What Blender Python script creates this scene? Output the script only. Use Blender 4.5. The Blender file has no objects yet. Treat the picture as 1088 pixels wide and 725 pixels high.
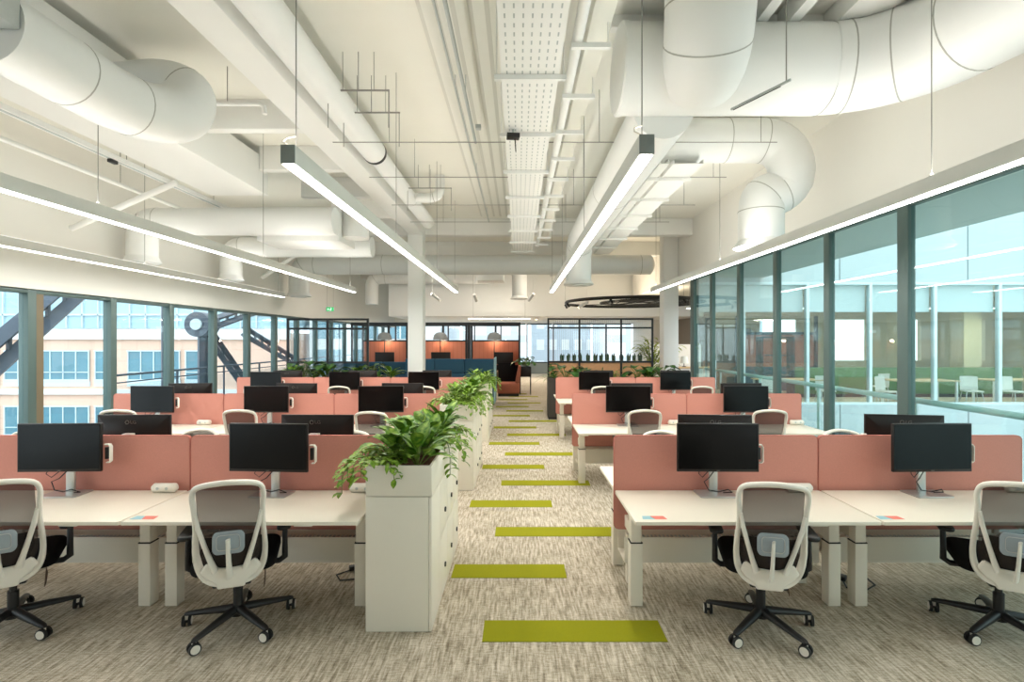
import bpy, bmesh, math, random
from mathutils import Vector, Matrix
R = math.radians
random.seed(7)
sc = bpy.context.scene
col = sc.collection

# ------------------------------------------------------------------ materials
def lin(c):
    return tuple(((v/255)/12.92 if v/255 <= .04045 else ((v/255+.055)/1.055)**2.4) for v in c) + (1,)

def principled(name):
    m = bpy.data.materials.new(name); m.use_nodes = True
    nt = m.node_tree
    b = nt.nodes['Principled BSDF']
    return m, nt, b

def mat(name, rgb, rough=.5, metal=0, var=.04, scale=30, bump=0, bscale=200, spec=.5, alpha=None):
    """painted / plastic / fabric surface: colour with slight noise variation and an optional fine bump"""
    m, nt, b = principled(name)
    N, L = nt.nodes, nt.links
    c = lin(rgb)
    tc = N.new('ShaderNodeTexCoord')
    nz = N.new('ShaderNodeTexNoise'); nz.inputs['Scale'].default_value = scale; nz.inputs['Detail'].default_value = 3
    L.new(tc.outputs['Object'], nz.inputs['Vector'])
    mx = N.new('ShaderNodeMix'); mx.data_type = 'RGBA'
    mx.inputs['A'].default_value = tuple(v*(1-var) for v in c[:3])+(1,)
    mx.inputs['B'].default_value = tuple(min(1, v*(1+var)) for v in c[:3])+(1,)
    L.new(nz.outputs['Fac'], mx.inputs['Factor']); L.new(mx.outputs['Result'], b.inputs['Base Color'])
    b.inputs['Roughness'].default_value = rough; b.inputs['Metallic'].default_value = metal
    b.inputs['Specular IOR Level'].default_value = spec
    if bump:
        n2 = N.new('ShaderNodeTexNoise'); n2.inputs['Scale'].default_value = bscale
        L.new(tc.outputs['Object'], n2.inputs['Vector'])
        bp = N.new('ShaderNodeBump'); bp.inputs['Strength'].default_value = bump; bp.inputs['Distance'].default_value = .004
        L.new(n2.outputs['Fac'], bp.inputs['Height']); L.new(bp.outputs['Normal'], b.inputs['Normal'])
    return m

def emit(name, rgb, s):
    m = bpy.data.materials.new(name); m.use_nodes = True; nt = m.node_tree
    nt.nodes.clear()
    e = nt.nodes.new('ShaderNodeEmission'); e.inputs[0].default_value = lin(rgb); e.inputs[1].default_value = s
    o = nt.nodes.new('ShaderNodeOutputMaterial'); nt.links.new(e.outputs[0], o.inputs[0])
    return m

def glass(name, tint, refl=1.0, rough=.0, ior=1.5):
    """thin pane: straight transmission with a tint plus fresnel reflection"""
    m = bpy.data.materials.new(name); m.use_nodes = True; nt = m.node_tree
    nt.nodes.clear(); N, L = nt.nodes, nt.links
    t = N.new('ShaderNodeBsdfTransparent'); t.inputs[0].default_value = tint+(1,)
    g = N.new('ShaderNodeBsdfGlossy'); g.inputs['Roughness'].default_value = rough
    f = N.new('ShaderNodeLayerWeight'); f.inputs[0].default_value = .5
    q = N.new('ShaderNodeMath'); q.operation = 'POWER'; q.inputs[1].default_value = 5; L.new(f.outputs['Facing'], q.inputs[0])
    k = N.new('ShaderNodeMath'); k.operation = 'MULTIPLY_ADD'; k.inputs[1].default_value = .9*refl; k.inputs[2].default_value = .04*refl; k.use_clamp = True
    mx = N.new('ShaderNodeMixShader'); o = N.new('ShaderNodeOutputMaterial')
    L.new(q.outputs[0], k.inputs[0]); L.new(k.outputs[0], mx.inputs[0]); L.new(t.outputs[0], mx.inputs[1]); L.new(g.outputs[0], mx.inputs[2])
    L.new(mx.outputs[0], o.inputs[0])
    return m

def mesh_fabric(name, rgb, clear):
    m = bpy.data.materials.new(name); m.use_nodes = True; nt = m.node_tree
    nt.nodes.clear(); N, L = nt.nodes, nt.links
    t = N.new('ShaderNodeBsdfTransparent')
    d = N.new('ShaderNodeBsdfDiffuse'); d.inputs[0].default_value = lin(rgb)
    mx = N.new('ShaderNodeMixShader'); mx.inputs[0].default_value = 1-clear
    o = N.new('ShaderNodeOutputMaterial')
    L.new(t.outputs[0], mx.inputs[1]); L.new(d.outputs[0], mx.inputs[2]); L.new(mx.outputs[0], o.inputs[0])
    return m

def carpet_mat():
    m, nt, b = principled('woven_carpet'); N, L = nt.nodes, nt.links
    tc = N.new('ShaderNodeTexCoord')
    def stretch(sx, sy, scale, detail=4, rough=.6):
        mp = N.new('ShaderNodeMapping'); mp.inputs['Scale'].default_value = (sx, sy, 1)
        L.new(tc.outputs['Object'], mp.inputs[0])
        n = N.new('ShaderNodeTexNoise'); n.inputs['Scale'].default_value = scale; n.inputs['Detail'].default_value = detail
        n.inputs['Roughness'].default_value = rough
        L.new(mp.outputs[0], n.inputs['Vector']); return n.outputs['Fac']
    a = stretch(1, .10, 58)        # long streaks down the room
    c = stretch(.2, 1, 95)         # short cross ticks
    d = stretch(1, 1, 220, 2)      # loop pile
    g = stretch(1, .5, 1.1, 2)     # broad tonal drift between planks
    # plank shade: one tone per 25 x 100 cm plank
    br = N.new('ShaderNodeTexBrick'); br.inputs['Scale'].default_value = 1
    br.inputs['Brick Width'].default_value = 1.0; br.inputs['Row Height'].default_value = .25; br.inputs['Mortar Size'].default_value = 0
    br.inputs['Color1'].default_value = (.25, .25, .25, 1); br.inputs['Color2'].default_value = (.75, .75, .75, 1)
    L.new(tc.outputs['Object'], br.inputs['Vector'])
    def add(x, y, kx, ky):
        p = N.new('ShaderNodeMath'); p.operation = 'MULTIPLY'; p.inputs[1].default_value = kx; L.new(x, p.inputs[0])
        q = N.new('ShaderNodeMath'); q.operation = 'MULTIPLY_ADD'; q.inputs[1].default_value = ky; L.new(y, q.inputs[0]); L.new(p.outputs[0], q.inputs[2])
        return q.outputs[0]
    s = add(a, c, .50, .30); s = add(s, d, 1, .28); s = add(s, g, 1, .10); s = add(s, br.outputs['Color'], 1, .05)
    rp = N.new('ShaderNodeValToRGB'); e = rp.color_ramp.elements
    e[0].position = .49; e[0].color = lin((124, 111, 92)); e[1].position = .745; e[1].color = lin((229, 220, 206))
    x = e.new(.62); x.color = lin((189, 177, 157))
    L.new(s, rp.inputs[0]); L.new(rp.outputs[0], b.inputs['Base Color'])
    b.inputs['Roughness'].default_value = .95; b.inputs['Specular IOR Level'].default_value = .1
    bp = N.new('ShaderNodeBump'); bp.inputs['Strength'].default_value = .5; bp.inputs['Distance'].default_value = .004
    L.new(d, bp.inputs['Height']); L.new(bp.outputs[0], b.inputs['Normal'])
    return m

def leaf_mat(name, dark, light):
    m, nt, b = principled(name); N, L = nt.nodes, nt.links
    at = N.new('ShaderNodeAttribute'); at.attribute_name = 'mid'
    tc = N.new('ShaderNodeTexCoord')
    nz = N.new('ShaderNodeTexNoise'); nz.inputs['Scale'].default_value = 26; nz.inputs['Detail'].default_value = 3
    L.new(tc.outputs['Object'], nz.inputs['Vector'])
    k = N.new('ShaderNodeMath'); k.operation = 'MULTIPLY'; L.new(at.outputs['Fac'], k.inputs[0])
    r = N.new('ShaderNodeMapRange'); r.inputs[1].default_value = .35; r.inputs[2].default_value = .65
    L.new(nz.outputs['Fac'], r.inputs[0]); L.new(r.outputs[0], k.inputs[1])
    mx = N.new('ShaderNodeMix'); mx.data_type = 'RGBA'
    mx.inputs['A'].default_value = lin(dark); mx.inputs['B'].default_value = lin(light)
    L.new(k.outputs[0], mx.inputs['Factor']); L.new(mx.outputs['Result'], b.inputs['Base Color'])
    b.inputs['Roughness'].default_value = .42; b.inputs['Specular IOR Level'].default_value = .25
    return m

def stripes(name, c1, c2, axis, period, width, rough=.6):
    """two-tone repeating lines (panel joints, painted shade of deck ribs, city windows)"""
    m, nt, b = principled(name); N, L = nt.nodes, nt.links
    tc = N.new('ShaderNodeTexCoord'); sp = N.new('ShaderNodeSeparateXYZ'); L.new(tc.outputs['Object'], sp.inputs[0])
    last = None
    for ax, p, w in zip(axis, period, width):
        d = N.new('ShaderNodeMath'); d.operation = 'DIVIDE'; d.inputs[1].default_value = p; L.new(sp.outputs[ax], d.inputs[0])
        f = N.new('ShaderNodeMath'); f.operation = 'FRACT'; L.new(d.outputs[0], f.inputs[0])
        g = N.new('ShaderNodeMath'); g.operation = 'LESS_THAN'; g.inputs[1].default_value = w; L.new(f.outputs[0], g.inputs[0])
        if last is None: last = g.outputs[0]
        else:
            x = N.new('ShaderNodeMath'); x.operation = 'MAXIMUM'; L.new(last, x.inputs[0]); L.new(g.outputs[0], x.inputs[1]); last = x.outputs[0]
    mx = N.new('ShaderNodeMix'); mx.data_type = 'RGBA'; mx.inputs['A'].default_value = lin(c1); mx.inputs['B'].default_value = lin(c2)
    L.new(last, mx.inputs['Factor']); L.new(mx.outputs['Result'], b.inputs['Base Color'])
    b.inputs['Roughness'].default_value = rough
    return m

M = {
 'white': mat('white_paint', (240, 240, 236), .55, var=.015, scale=2),
 'wall': mat('wall_paint', (240, 238, 231), .7, var=.015, scale=1.5),
 'ceil': mat('ceiling_paint', (240, 239, 230), .7, var=.02, scale=2),
 'deck': stripes('deck_rib_shade', (240, 239, 231), (216, 215, 206), ['X'], [.16], [.3], .6),  # darker bands paint the shade between ribs onto a flat face
 'duct': mat('duct_paint', (239, 240, 237), .45, var=.02, scale=3),
 'seam': mat('duct_seam', (178, 178, 170), .6),
 'galv': mat('galvanised_metal', (186, 192, 190), .4, .35, var=.06),
 'desk': mat('desk_laminate', (236, 227, 210), .38, var=.01),
 'deskleg': mat('leg_powdercoat', (230, 222, 206), .4, var=.01),
 'cab': mat('cabinet_laminate', (231, 224, 208), .42, var=.012),
 'gap': mat('dark_joint', (40, 36, 32), .8),
 'pink': mat('salmon_fabric', (205, 141, 127), .9, var=.10, scale=160, bump=.35, bscale=500, spec=.15),
 'pinkedge': mat('salmon_piping', (188, 112, 98), .85, var=.05, scale=120),
 'black': mat('black_plastic', (22, 20, 20), .45, var=.1),
 'blackfab': mat('black_fabric', (20, 18, 18), .9, var=.2, scale=200, bump=.3, spec=.1),
 'screen': mat('dark_screen', (9, 8, 8), .22, var=.1, scale=2, spec=.22),
 'bezel': mat('monitor_shell', (30, 25, 23), .4, var=.05, spec=.3),
 'logo': mat('monitor_logo', (92, 86, 80), .3),
 'chrome': mat('satin_aluminium', (205, 205, 202), .28, .7, var=.03),
 'chairw': mat('chair_white_plastic', (232, 226, 214), .42, var=.012),
 'chairmesh': mesh_fabric('chair_mesh', (66, 58, 54), .20),
 'lumbar': mat('lumbar_grey', (150, 160, 166), .4, var=.03),
 'chairblk': mat('chair_black_nylon', (24, 22, 22), .5, var=.08),
 'tyre': mat('caster_tyre', (26, 25, 25), .6),
 'tag': mat('brown_card', (96, 76, 60), .8),
 'lime': mat('lime_carpet', (148, 147, 30), .95, var=.28, scale=190, bump=.6, bscale=300, spec=.1),
 'soil': mat('bark_mulch', (96, 62, 40), .95, var=.5, scale=60, bump=1, bscale=70),
 'mullion': mat('mullion_grey_green', (86, 106, 103), .45, .1, var=.03, scale=6),
 'mulltan': mat('mullion_tan', (120, 108, 86), .5, var=.04, scale=6),
 'blackmetal': mat('black_steel', (30, 34, 36), .45, .1, var=.08),
 'glassL': glass('window_glass_clear', (.90, .96, .97)),
 'glassR': glass('window_glass_teal', (.80, .92, .90), 1.3),
 'glassP': glass('partition_glass', (.90, .93, .94), .8),
 'blue': mat('navy_wool', (52, 84, 104), .9, var=.15, scale=60, bump=.3, spec=.1),
 'bluelight': mat('pale_blue_wool', (150, 178, 188), .9, var=.08, scale=60, spec=.1),
 'orange': stripes('orange_channel_fabric', (170, 108, 88), (148, 90, 72), ['X'], [.16], [.08], .9),
 'terracotta': mat('terracotta_fabric', (160, 98, 80), .9, var=.1, scale=60, bump=.3, spec=.1),
 'char': mat('charcoal_planter', (62, 56, 50), .6, var=.05),
 'felt': mat('grey_felt', (128, 132, 132), .9, var=.08, scale=50),
 'ply': mat('plywood', (214, 158, 112), .6, var=.12, scale=14),
 'wood': mat('pale_oak', (206, 178, 136), .55, var=.1, scale=14),
 'lamp': mat('lamp_aluminium', (226, 226, 220), .4, .15, var=.02),
 'lampend': mat('lamp_end_grey', (138, 144, 140), .45, .2),
 'tube': emit('linear_diffuser', (255, 251, 244), 12),
 'uplight': emit('uplight_diffuser', (255, 248, 238), 4),
 'spotglow': emit('spot_glow', (255, 226, 180), 14),
 'warmglow': emit('warm_glow', (255, 190, 120), 10),
 'wire': mat('steel_wire', (150, 148, 142), .5, .2),
 'cable': mat('black_cable', (26, 26, 28), .6),
 'clear': glass('clear_tumbler', (.93, .95, .95), 1.0),
 'stickb': mat('sticker_blue', (150, 196, 206), .6),
 'stickr': mat('sticker_coral', (232, 126, 110), .6),
 'exitg': emit('exit_green', (70, 190, 110), 1.2),
 'exitw': emit('exit_white', (240, 255, 245), 1.6),
 'brick': stripes('tan_brick_facade', (230, 196, 174), (214, 178, 158), ['X', 'Z'], [1.6, .8], [.02, .05], .8),
 'stone': mat('pale_stone', (226, 226, 222), .7, var=.04, scale=.5),
 'facglass': mat('facade_glass', (92, 138, 152), .12, .0, var=.25, scale=.6),
 'facglass2': mat('facade_glass_pale', (168, 200, 210), .15, .0, var=.2, scale=.4),
 'facframe': mat('facade_frame', (206, 220, 224), .5),
 'steel': mat('dark_brace_steel', (84, 92, 102), .5, .2, var=.2, scale=3),
 'clad': stripes('white_cladding', (184, 193, 196), (112, 124, 128), ['X'], [1.68], [.022], .5),
 'soffit': mat('soffit_grey', (186, 194, 190), .7),
 'blind': mat('roller_blind', (226, 232, 230), .8),
 'terrace': mat('terrace_paving', (190, 194, 192), .7, var=.03, scale=1),
 'road': mat('street_asphalt', (120, 124, 128), .9),
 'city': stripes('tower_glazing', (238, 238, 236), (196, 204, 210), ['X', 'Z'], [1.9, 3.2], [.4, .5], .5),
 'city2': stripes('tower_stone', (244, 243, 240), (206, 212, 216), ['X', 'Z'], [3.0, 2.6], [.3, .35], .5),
 'tan': mat('tan_wall', (206, 190, 158), .7, var=.03, scale=1),
 'greenwall': mat('green_screen', (92, 122, 74), .9, var=.5, scale=14),
 'greyside': mat('grey_cabinet', (132, 140, 138), .6),
 'tangrey': mat('taupe_wall', (128, 116, 102), .7),
 'leaf1': leaf_mat('broad_leaf', (58, 104, 22), (156, 184, 74)),
 'leaf2': leaf_mat('trailing_leaf', (92, 130, 34), (156, 182, 62)),
 'leaf3': leaf_mat('dark_leaf', (34, 70, 28), (72, 116, 44)),
 'leaf4': leaf_mat('sword_leaf', (60, 100, 36), (140, 170, 96)),
 'leaf5': leaf_mat('yellow_palm_leaf', (122, 146, 40), (196, 204, 78)),
 'stem': mat('green_stem', (104, 122, 50), .6),
 'carpet': carpet_mat(),
}

# ------------------------------------------------------------------ mesh builder
class MB:
    def __init__(s): s.v, s.f, s.a = [], [], []
    def add(s, vs, fs, at=None):
        o = len(s.v); s.v += [tuple(v) for v in vs]; s.f += [tuple(o+i for i in f) for f in fs]
        s.a += list(at) if at else [0.0]*len(vs); return s
    def box(s, x0, x1, y0, y1, z0, z1, rot=None, piv=None):
        vs = [Vector((x, y, z)) for z in (z0, z1) for y in (y0, y1) for x in (x0, x1)]
        if rot is not None:
            c = Vector(piv) if piv else Vector(((x0+x1)/2, (y0+y1)/2, (z0+z1)/2))
            vs = [rot @ (v-c)+c for v in vs]
        return s.add(vs, [(0, 2, 3, 1), (4, 5, 7, 6), (0, 1, 5, 4), (2, 6, 7, 3), (0, 4, 6, 2), (1, 3, 7, 5)])
    def tube(s, pts, r, n=12, closed=False, caps=True, up=None):
        """sweep a circle or ellipse; r is a number, a pair (side, up) or one of those per point"""
        P = [Vector(p) for p in pts]; k = len(P)
        rr = r if isinstance(r, list) else [r]*k
        vs, prev = [], None
        for i, p in enumerate(P):
            if closed: t = (P[(i+1) % k]-P[i-1]).normalized()
            else: t = (P[min(i+1, k-1)]-P[max(i-1, 0)]).normalized()
            if up is not None:
                w = Vector(up); u = t.cross(w)
                if u.length < 1e-5: u = t.orthogonal()
            elif prev is None: u = t.orthogonal()
            else: u = prev-t*prev.dot(t)
            u.normalize(); w = t.cross(u).normalized() if up is None else u.cross(t).normalized(); prev = u
            a, b = rr[i] if isinstance(rr[i], tuple) else (rr[i], rr[i])
            for j in range(n):
                th = 2*math.pi*j/n
                vs.append(p+u*(a*math.cos(th))+w*(b*math.sin(th)))
        fs = []
        for i in range(k if closed else k-1):
            i2 = (i+1) % k
            for j in range(n):
                j2 = (j+1) % n
                fs.append((i*n+j, i*n+j2, i2*n+j2, i2*n+j))
        if caps and not closed:
            fs.append(tuple(range(n-1, -1, -1))); fs.append(tuple((k-1)*n+j for j in range(n)))
        return s.add(vs, fs)
    def cyl(s, p0, p1, r0, r1=None, n=16): return s.tube([p0, p1], [r0, r0 if r1 is None else r1], n)
    def lathe(s, prof, c=(0, 0, 0), n=24):
        vs = [(c[0]+r*math.cos(2*math.pi*j/n), c[1]+r*math.sin(2*math.pi*j/n), c[2]+z) for r, z in prof for j in range(n)]
        fs = [(i*n+j, i*n+(j+1) % n, (i+1)*n+(j+1) % n, (i+1)*n+j) for i in range(len(prof)-1) for j in range(n)]
        return s.add(vs, fs)
    def prism(s, poly, a, b, ax='Y'):
        """closed outline given in the two other axes, extruded from a to b along ax"""
        k = len(poly)
        def pt(p, t): return {'Y': (p[0], t, p[1]), 'X': (t, p[0], p[1]), 'Z': (p[0], p[1], t)}[ax]
        vs = [pt(p, a) for p in poly]+[pt(p, b) for p in poly]
        return s.add(vs, [tuple(range(k)), tuple(range(2*k-1, k-1, -1))]+[(i, i+k, (i+1) % k+k, (i+1) % k) for i in range(k)])
    def grid(s, rows):
        n, k = len(rows), len(rows[0])
        return s.add([p for r in rows for p in r], [(i*k+j, i*k+j+1, (i+1)*k+j+1, (i+1)*k+j) for i in range(n-1) for j in range(k-1)])
    def leaf(s, base, az, el, length, width, droop=1.0, n=5, fold=.25):
        d = Vector((math.cos(az)*math.cos(el), math.sin(az)*math.cos(el), math.sin(el)))
        side = Vector((-math.sin(az), math.cos(az), 0)); p = Vector(base); vs, at = [], []
        for i in range(n+1):
            t = i/n
            w = width*.5*(math.sin(math.pi*min(1, t*.92+.06))**.75)*(1 if i < n else .05)
            nrm = side.cross(d).normalized()
            if nrm.z < 0: nrm = -nrm
            vs += [p-side*w+nrm*w*fold, p, p+side*w+nrm*w*fold]; at += [.15, 1.0, .15]
            e2 = math.asin(max(-1, min(1, d.z)))-droop/n
            d = Vector((math.cos(az)*math.cos(e2), math.sin(az)*math.cos(e2), math.sin(e2)))
            p = p+d*(length/n)
        fs = []
        for i in range(n):
            a = i*3; fs += [(a, a+1, a+4, a+3), (a+1, a+2, a+5, a+4)]
        return s.add(vs, fs, at)
    def build(s, name, m, parent=None, bevel=0, seg=2, smooth=40, attr=False, loc=None):
        me = bpy.data.meshes.new(name); me.from_pydata(s.v, [], s.f)
        if attr:
            at = me.attributes.new('mid', 'FLOAT', 'POINT')
            at.data.foreach_set('value', s.a)
        bm = bmesh.new(); bm.from_mesh(me)
        bmesh.ops.recalc_face_normals(bm, faces=bm.faces) if not attr else None
        if bevel:
            ed = [e for e in bm.edges if len(e.link_faces) == 2 and e.calc_face_angle(0) > R(40)]
            bmesh.ops.bevel(bm, geom=ed, offset=bevel, segments=seg, affect='EDGES', profile=.5, clamp_overlap=True)
        bm.to_mesh(me); bm.free()
        if smooth:
            me.polygons.foreach_set('use_smooth', [True]*len(me.polygons))
            me.set_sharp_from_angle(angle=R(smooth))
        me.materials.append(M[m] if isinstance(m, str) else m)
        o = bpy.data.objects.new(name, me); col.objects.link(o)
        if loc: o.location = loc
        if parent: o.parent = parent
        return o

KIDS = {}
def tag(o, label=None, cat=None, group=None, kind=None):
    for k, v in (('label', label), ('category', cat), ('group', group), ('kind', kind)):
        if v: o[k] = v
    return o
def empty(name, loc=(0, 0, 0), rz=0, label=None, cat=None, group=None, kind=None):
    o = bpy.data.objects.new(name, None); col.objects.link(o); o.location = loc; o.rotation_euler = (0, 0, rz)
    o.empty_display_size = .1
    return tag(o, label, cat, group, kind)
def dup(o, loc=None, rz=None, label=None, group=None, parent=None, scale=None):
    c = o.copy(); col.objects.link(c)
    if parent: c.parent = parent
    if loc is not None: c.location = loc
    if rz is not None: c.rotation_euler = (0, 0, rz)
    if scale is not None: c.scale = (scale,)*3
    if label: c['label'] = label
    if group: c['group'] = group
    for k in kids(o): dup(k, parent=c)
    return c
def kids(o): return list(o.children)
def box(*a, rot=None): return MB().box(*a, rot=rot)
def struct(name, mb, m, parent=None, **k):
    o = mb.build(name, m, parent, **k)
    if not parent: o['kind'] = 'structure'
    return o
def arc(c, r, a0, a1, n, f): return [f(c, r, R(a0+(a1-a0)*i/n)) for i in range(n+1)]
def rrect(x0, x1, z0, z1, r, n=5):
    out = []
    for cx, cz, a in ((x1-r, z1-r, 0), (x0+r, z1-r, 90), (x0+r, z0+r, 180), (x1-r, z0+r, 270)):
        out += [(cx+r*math.cos(R(a+90*i/n)), cz+r*math.sin(R(a+90*i/n))) for i in range(n+1)]
    return out
def smooth_path(P, n=8):
    """round a polyline with Catmull-Rom"""
    P = [Vector(p) for p in P]; Q = [P[0]*2-P[1]]+P+[P[-1]*2-P[-2]]; out = []
    for i in range(1, len(Q)-2):
        for j in range(n):
            t = j/n; a, b, c, d = Q[i-1], Q[i], Q[i+1], Q[i+2]
            out.append(.5*((2*b)+(c-a)*t+(2*a-5*b+4*c-d)*t*t+(3*b-a-3*c+d)*t**3))
    return out+[P[-1]]
ORD = ['first', 'second', 'third', 'fourth', 'fifth', 'sixth', 'seventh', 'eighth', 'ninth', 'tenth', 'eleventh', 'twelfth',
       'thirteenth', 'fourteenth', 'fifteenth', 'sixteenth', 'seventeenth', 'eighteenth', 'nineteenth', 'twentieth']

# ------------------------------------------------------------------ camera
SKY, DOWN, UP, EXPO = 3.0, 60, 20, 0.22
H = 1.9
cam = bpy.data.cameras.new('camera'); co = bpy.data.objects.new('camera', cam); col.objects.link(co)
co.location = (0, 0, H); co.rotation_euler = (R(90), 0, 0)
cam.sensor_fit = 'HORIZONTAL'; cam.sensor_width = 36; cam.lens = 545/1088*36
cam.shift_x = -7/1088; cam.shift_y = -1/1088; cam.clip_start = .05; cam.clip_end = 500
sc.camera = co

# ------------------------------------------------------------------ room shell
CZ = 5.05                      # ceiling
XL, XR = -7.0, 4.5             # glass lines
Y0, Y1 = -4.0, 29.0
struct('floor', box(XL-.2, XR+.14, Y0, Y1+.2, -.2, 0).box(XR+.14, 19, 13.45, 20.2, -.2, 0).box(XR+.14, 7.7, 20.2, Y1+.2, -.2, 0), 'carpet', smooth=0)
struct('ceiling', box(XL-.2, XR+.3, Y0, Y1+.2, CZ, CZ+.2).box(XR+.3, 19, 13.62, 20.2, 3.6, 3.8).box(XR+.3, 7.7, 20.2, Y1+.2, CZ, CZ+.2), 'ceil', smooth=0)
struct('wall_left', box(XL-.2, XL, Y0, Y1+.2, 2.62, CZ), 'wall', smooth=0)
struct('wall_front', box(XL-.2, XR+.3, Y0-.2, Y0, 0, CZ), 'wall', smooth=0)
struct('wall_right', box(XR, XR+.25, Y0, 14.9, 3.5, CZ), 'wall', smooth=0)
struct('wall_back', box(XL-.2, 7.0, Y1, Y1+.2, 2.83, CZ), 'wall', smooth=0)
struct('wall_back_low', box(XL-.2, 7.0, Y1, Y1+.2, 0, .6), 'greyside', smooth=0)
struct('wall_right_far', box(7.5, 7.7, 20.2, 25, 0, CZ), 'tangrey', smooth=0)
struct('wall_right_lounge', box(6.5, 7.7, 25, Y1+.2, 0, CZ), 'wall', smooth=0)
struct('wall_right_upper', box(XR, XR+.2, 14.9, 20.2, 3.6, CZ).box(XR+.2, 7.7, 20.0, 20.2, 3.6, CZ), 'wall', smooth=0)
# dropped ceiling over the booths at the far end
struct('ceiling_dropped', box(-5.2, 7.4, 20.5, Y1, 2.85, CZ), 'white', smooth=0)
# columns
c = MB().box(-2.78, -2.4, 12.85, 13.25, 0, CZ); struct('column', c, 'white', bevel=.02, smooth=30)
c = MB().box(4.08, 4.5, 14.42, 14.85, 0, CZ); struct('column', c, 'white', bevel=.02, smooth=30)
# ceiling beams
struct('beam', box(-2.75, -2.38, Y0, 12.85, 4.55, CZ), 'white', bevel=.01, smooth=30)
struct('beam', box(-5.15, -4.2, Y0, 8.6, 4.32, CZ-.14), 'white', bevel=.01, smooth=30)
for y in (6.7, 8.3, 9.9, 11.5):
    struct('beam', box(-4.2, -2.75, y, y+.16, 4.66, CZ), 'white', bevel=.01, smooth=30)
for y in (13.05, 16.2, 19.4, 22.5):
    struct('beam', box(XL, XR, y+.2, y+.5, 4.62, CZ), 'white', bevel=.01, smooth=30)
struct('beam', box(.9, XR, 4.96, 5.06, 4.93, CZ), 'white', smooth=0)
for x0, x1 in ((2.2, 2.3), (2.5, 2.6), (2.95, 3.33), (3.9, 4.2)):
    struct('beam', box(x0, x1, Y0, 4.96, 4.85, CZ), 'white', smooth=0)
# flat deck field between the beams, rib shade carried by its colour bands
struct('ceiling_deck', box(-.95, .05, Y0, 12.9, CZ-.04, CZ-.002), 'deck', smooth=0)

def window(n, axis, at, a0, a1, z0, z1, gm, fm='mullion', depth=.14, fw=.1, transom=None, tan=False):
    """one bay of a curtain wall: frame along both uprights, head and sill, and its pane"""
    r = empty('window_%d' % n, (0, 0, 0), kind='structure')
    s = 1 if at > 0 else -1
    def B(u0, u1, w0, w1, v0, v1):
        return (w0, w1, u0, u1, v0, v1) if axis == 'X' else (u0, u1, w0, w1, v0, v1)
    f = MB()
    d0, d1 = (at, at+depth*s) if s > 0 else (at+depth*s, at)
    f.box(*B(a0, a0+fw, d0, d1, z0, z1)); f.box(*B(a0+fw, a1, d0, d1, z1-.07, z1)); f.box(*B(a0+fw, a1, d0, d1, z0, z0+.06))
    if transom:
        for t in transom: f.box(*B(a0+fw, a1, d0, d1, t, t+.06))
    f.build('window_frame', fm, r, bevel=.004, smooth=30)
    mid = at+depth*.5*s
    box(*B(a0+fw, a1, mid-.006, mid+.006, z0+.06, z1-.07)).build('glass_pane', gm, r, smooth=0)
    if tan:
        box(*B(a0+fw, a0+fw+.11, d0, d1-.03*s if s > 0 else d1, z0+.06, z1-.07)).build('window_post', 'mulltan', r, smooth=0)
    return r
wn = 1
ys = [Y0+.2+1.5*i for i in range(12)]
for i in range(22):
    y = -3.11+1.49*i
    if y > 28: break
    window(wn, 'X', XL, y, y+1.49, 0, 2.64, 'glassL', tan=(i == 7), fw=.13); wn += 1
yr = [1.4, 2.92, 4.44, 5.93, 7.44, 8.95, 10.45, 11.95]
for i, y in enumerate(yr):
    y1 = yr[i+1] if i+1 < len(yr) else 13.2
    window(wn, 'X', XR, y, y1, 0, 3.52, 'glassR', fw=.13 if i != 3 else .17, depth=.09); wn += 1
for i in range(2):
    window(wn, 'X', XR, -1.62+1.51*i, -.11+1.51*i, 0, 3.52, 'glassR', fw=.13, depth=.09); wn += 1
box(XR, XR+.14, 13.2, 13.45, 0, 3.52).build('window_post', 'mullion', None, bevel=.005)['kind'] = 'structure'
for i in range(9):
    x = XL+1.49*i
    window(wn, 'Y', Y1, x, x+1.44, .6, 2.84, 'glassL', fm='blackmetal', fw=.07); wn += 1
# ------------------------------------------------------------------ workstations
DZ = .73                       # desk height
PY = [4.03, 7.165, 10.30]      # divider planes of the three benches
ROW = ['front', 'middle', 'back']
LX = [-5.65, -4.11, -2.57, -1.03]      # planter bank, divider joints
RX = [.745, 2.345, 3.945]              # handrail bank
ENDL = ['brick-view window end', 'centre place', 'planter end']
ENDR = ['aisle end', 'handrail window end']
def bays():
    for r in range(3):
        for b, (xs, ends, bank) in enumerate(((LX, ENDL, 'planter bank'), (RX, ENDR, 'handrail bank'))):
            for i in range(len(xs)-1):
                yield r, b, i, xs[i], xs[i+1], ends[i], bank

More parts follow.
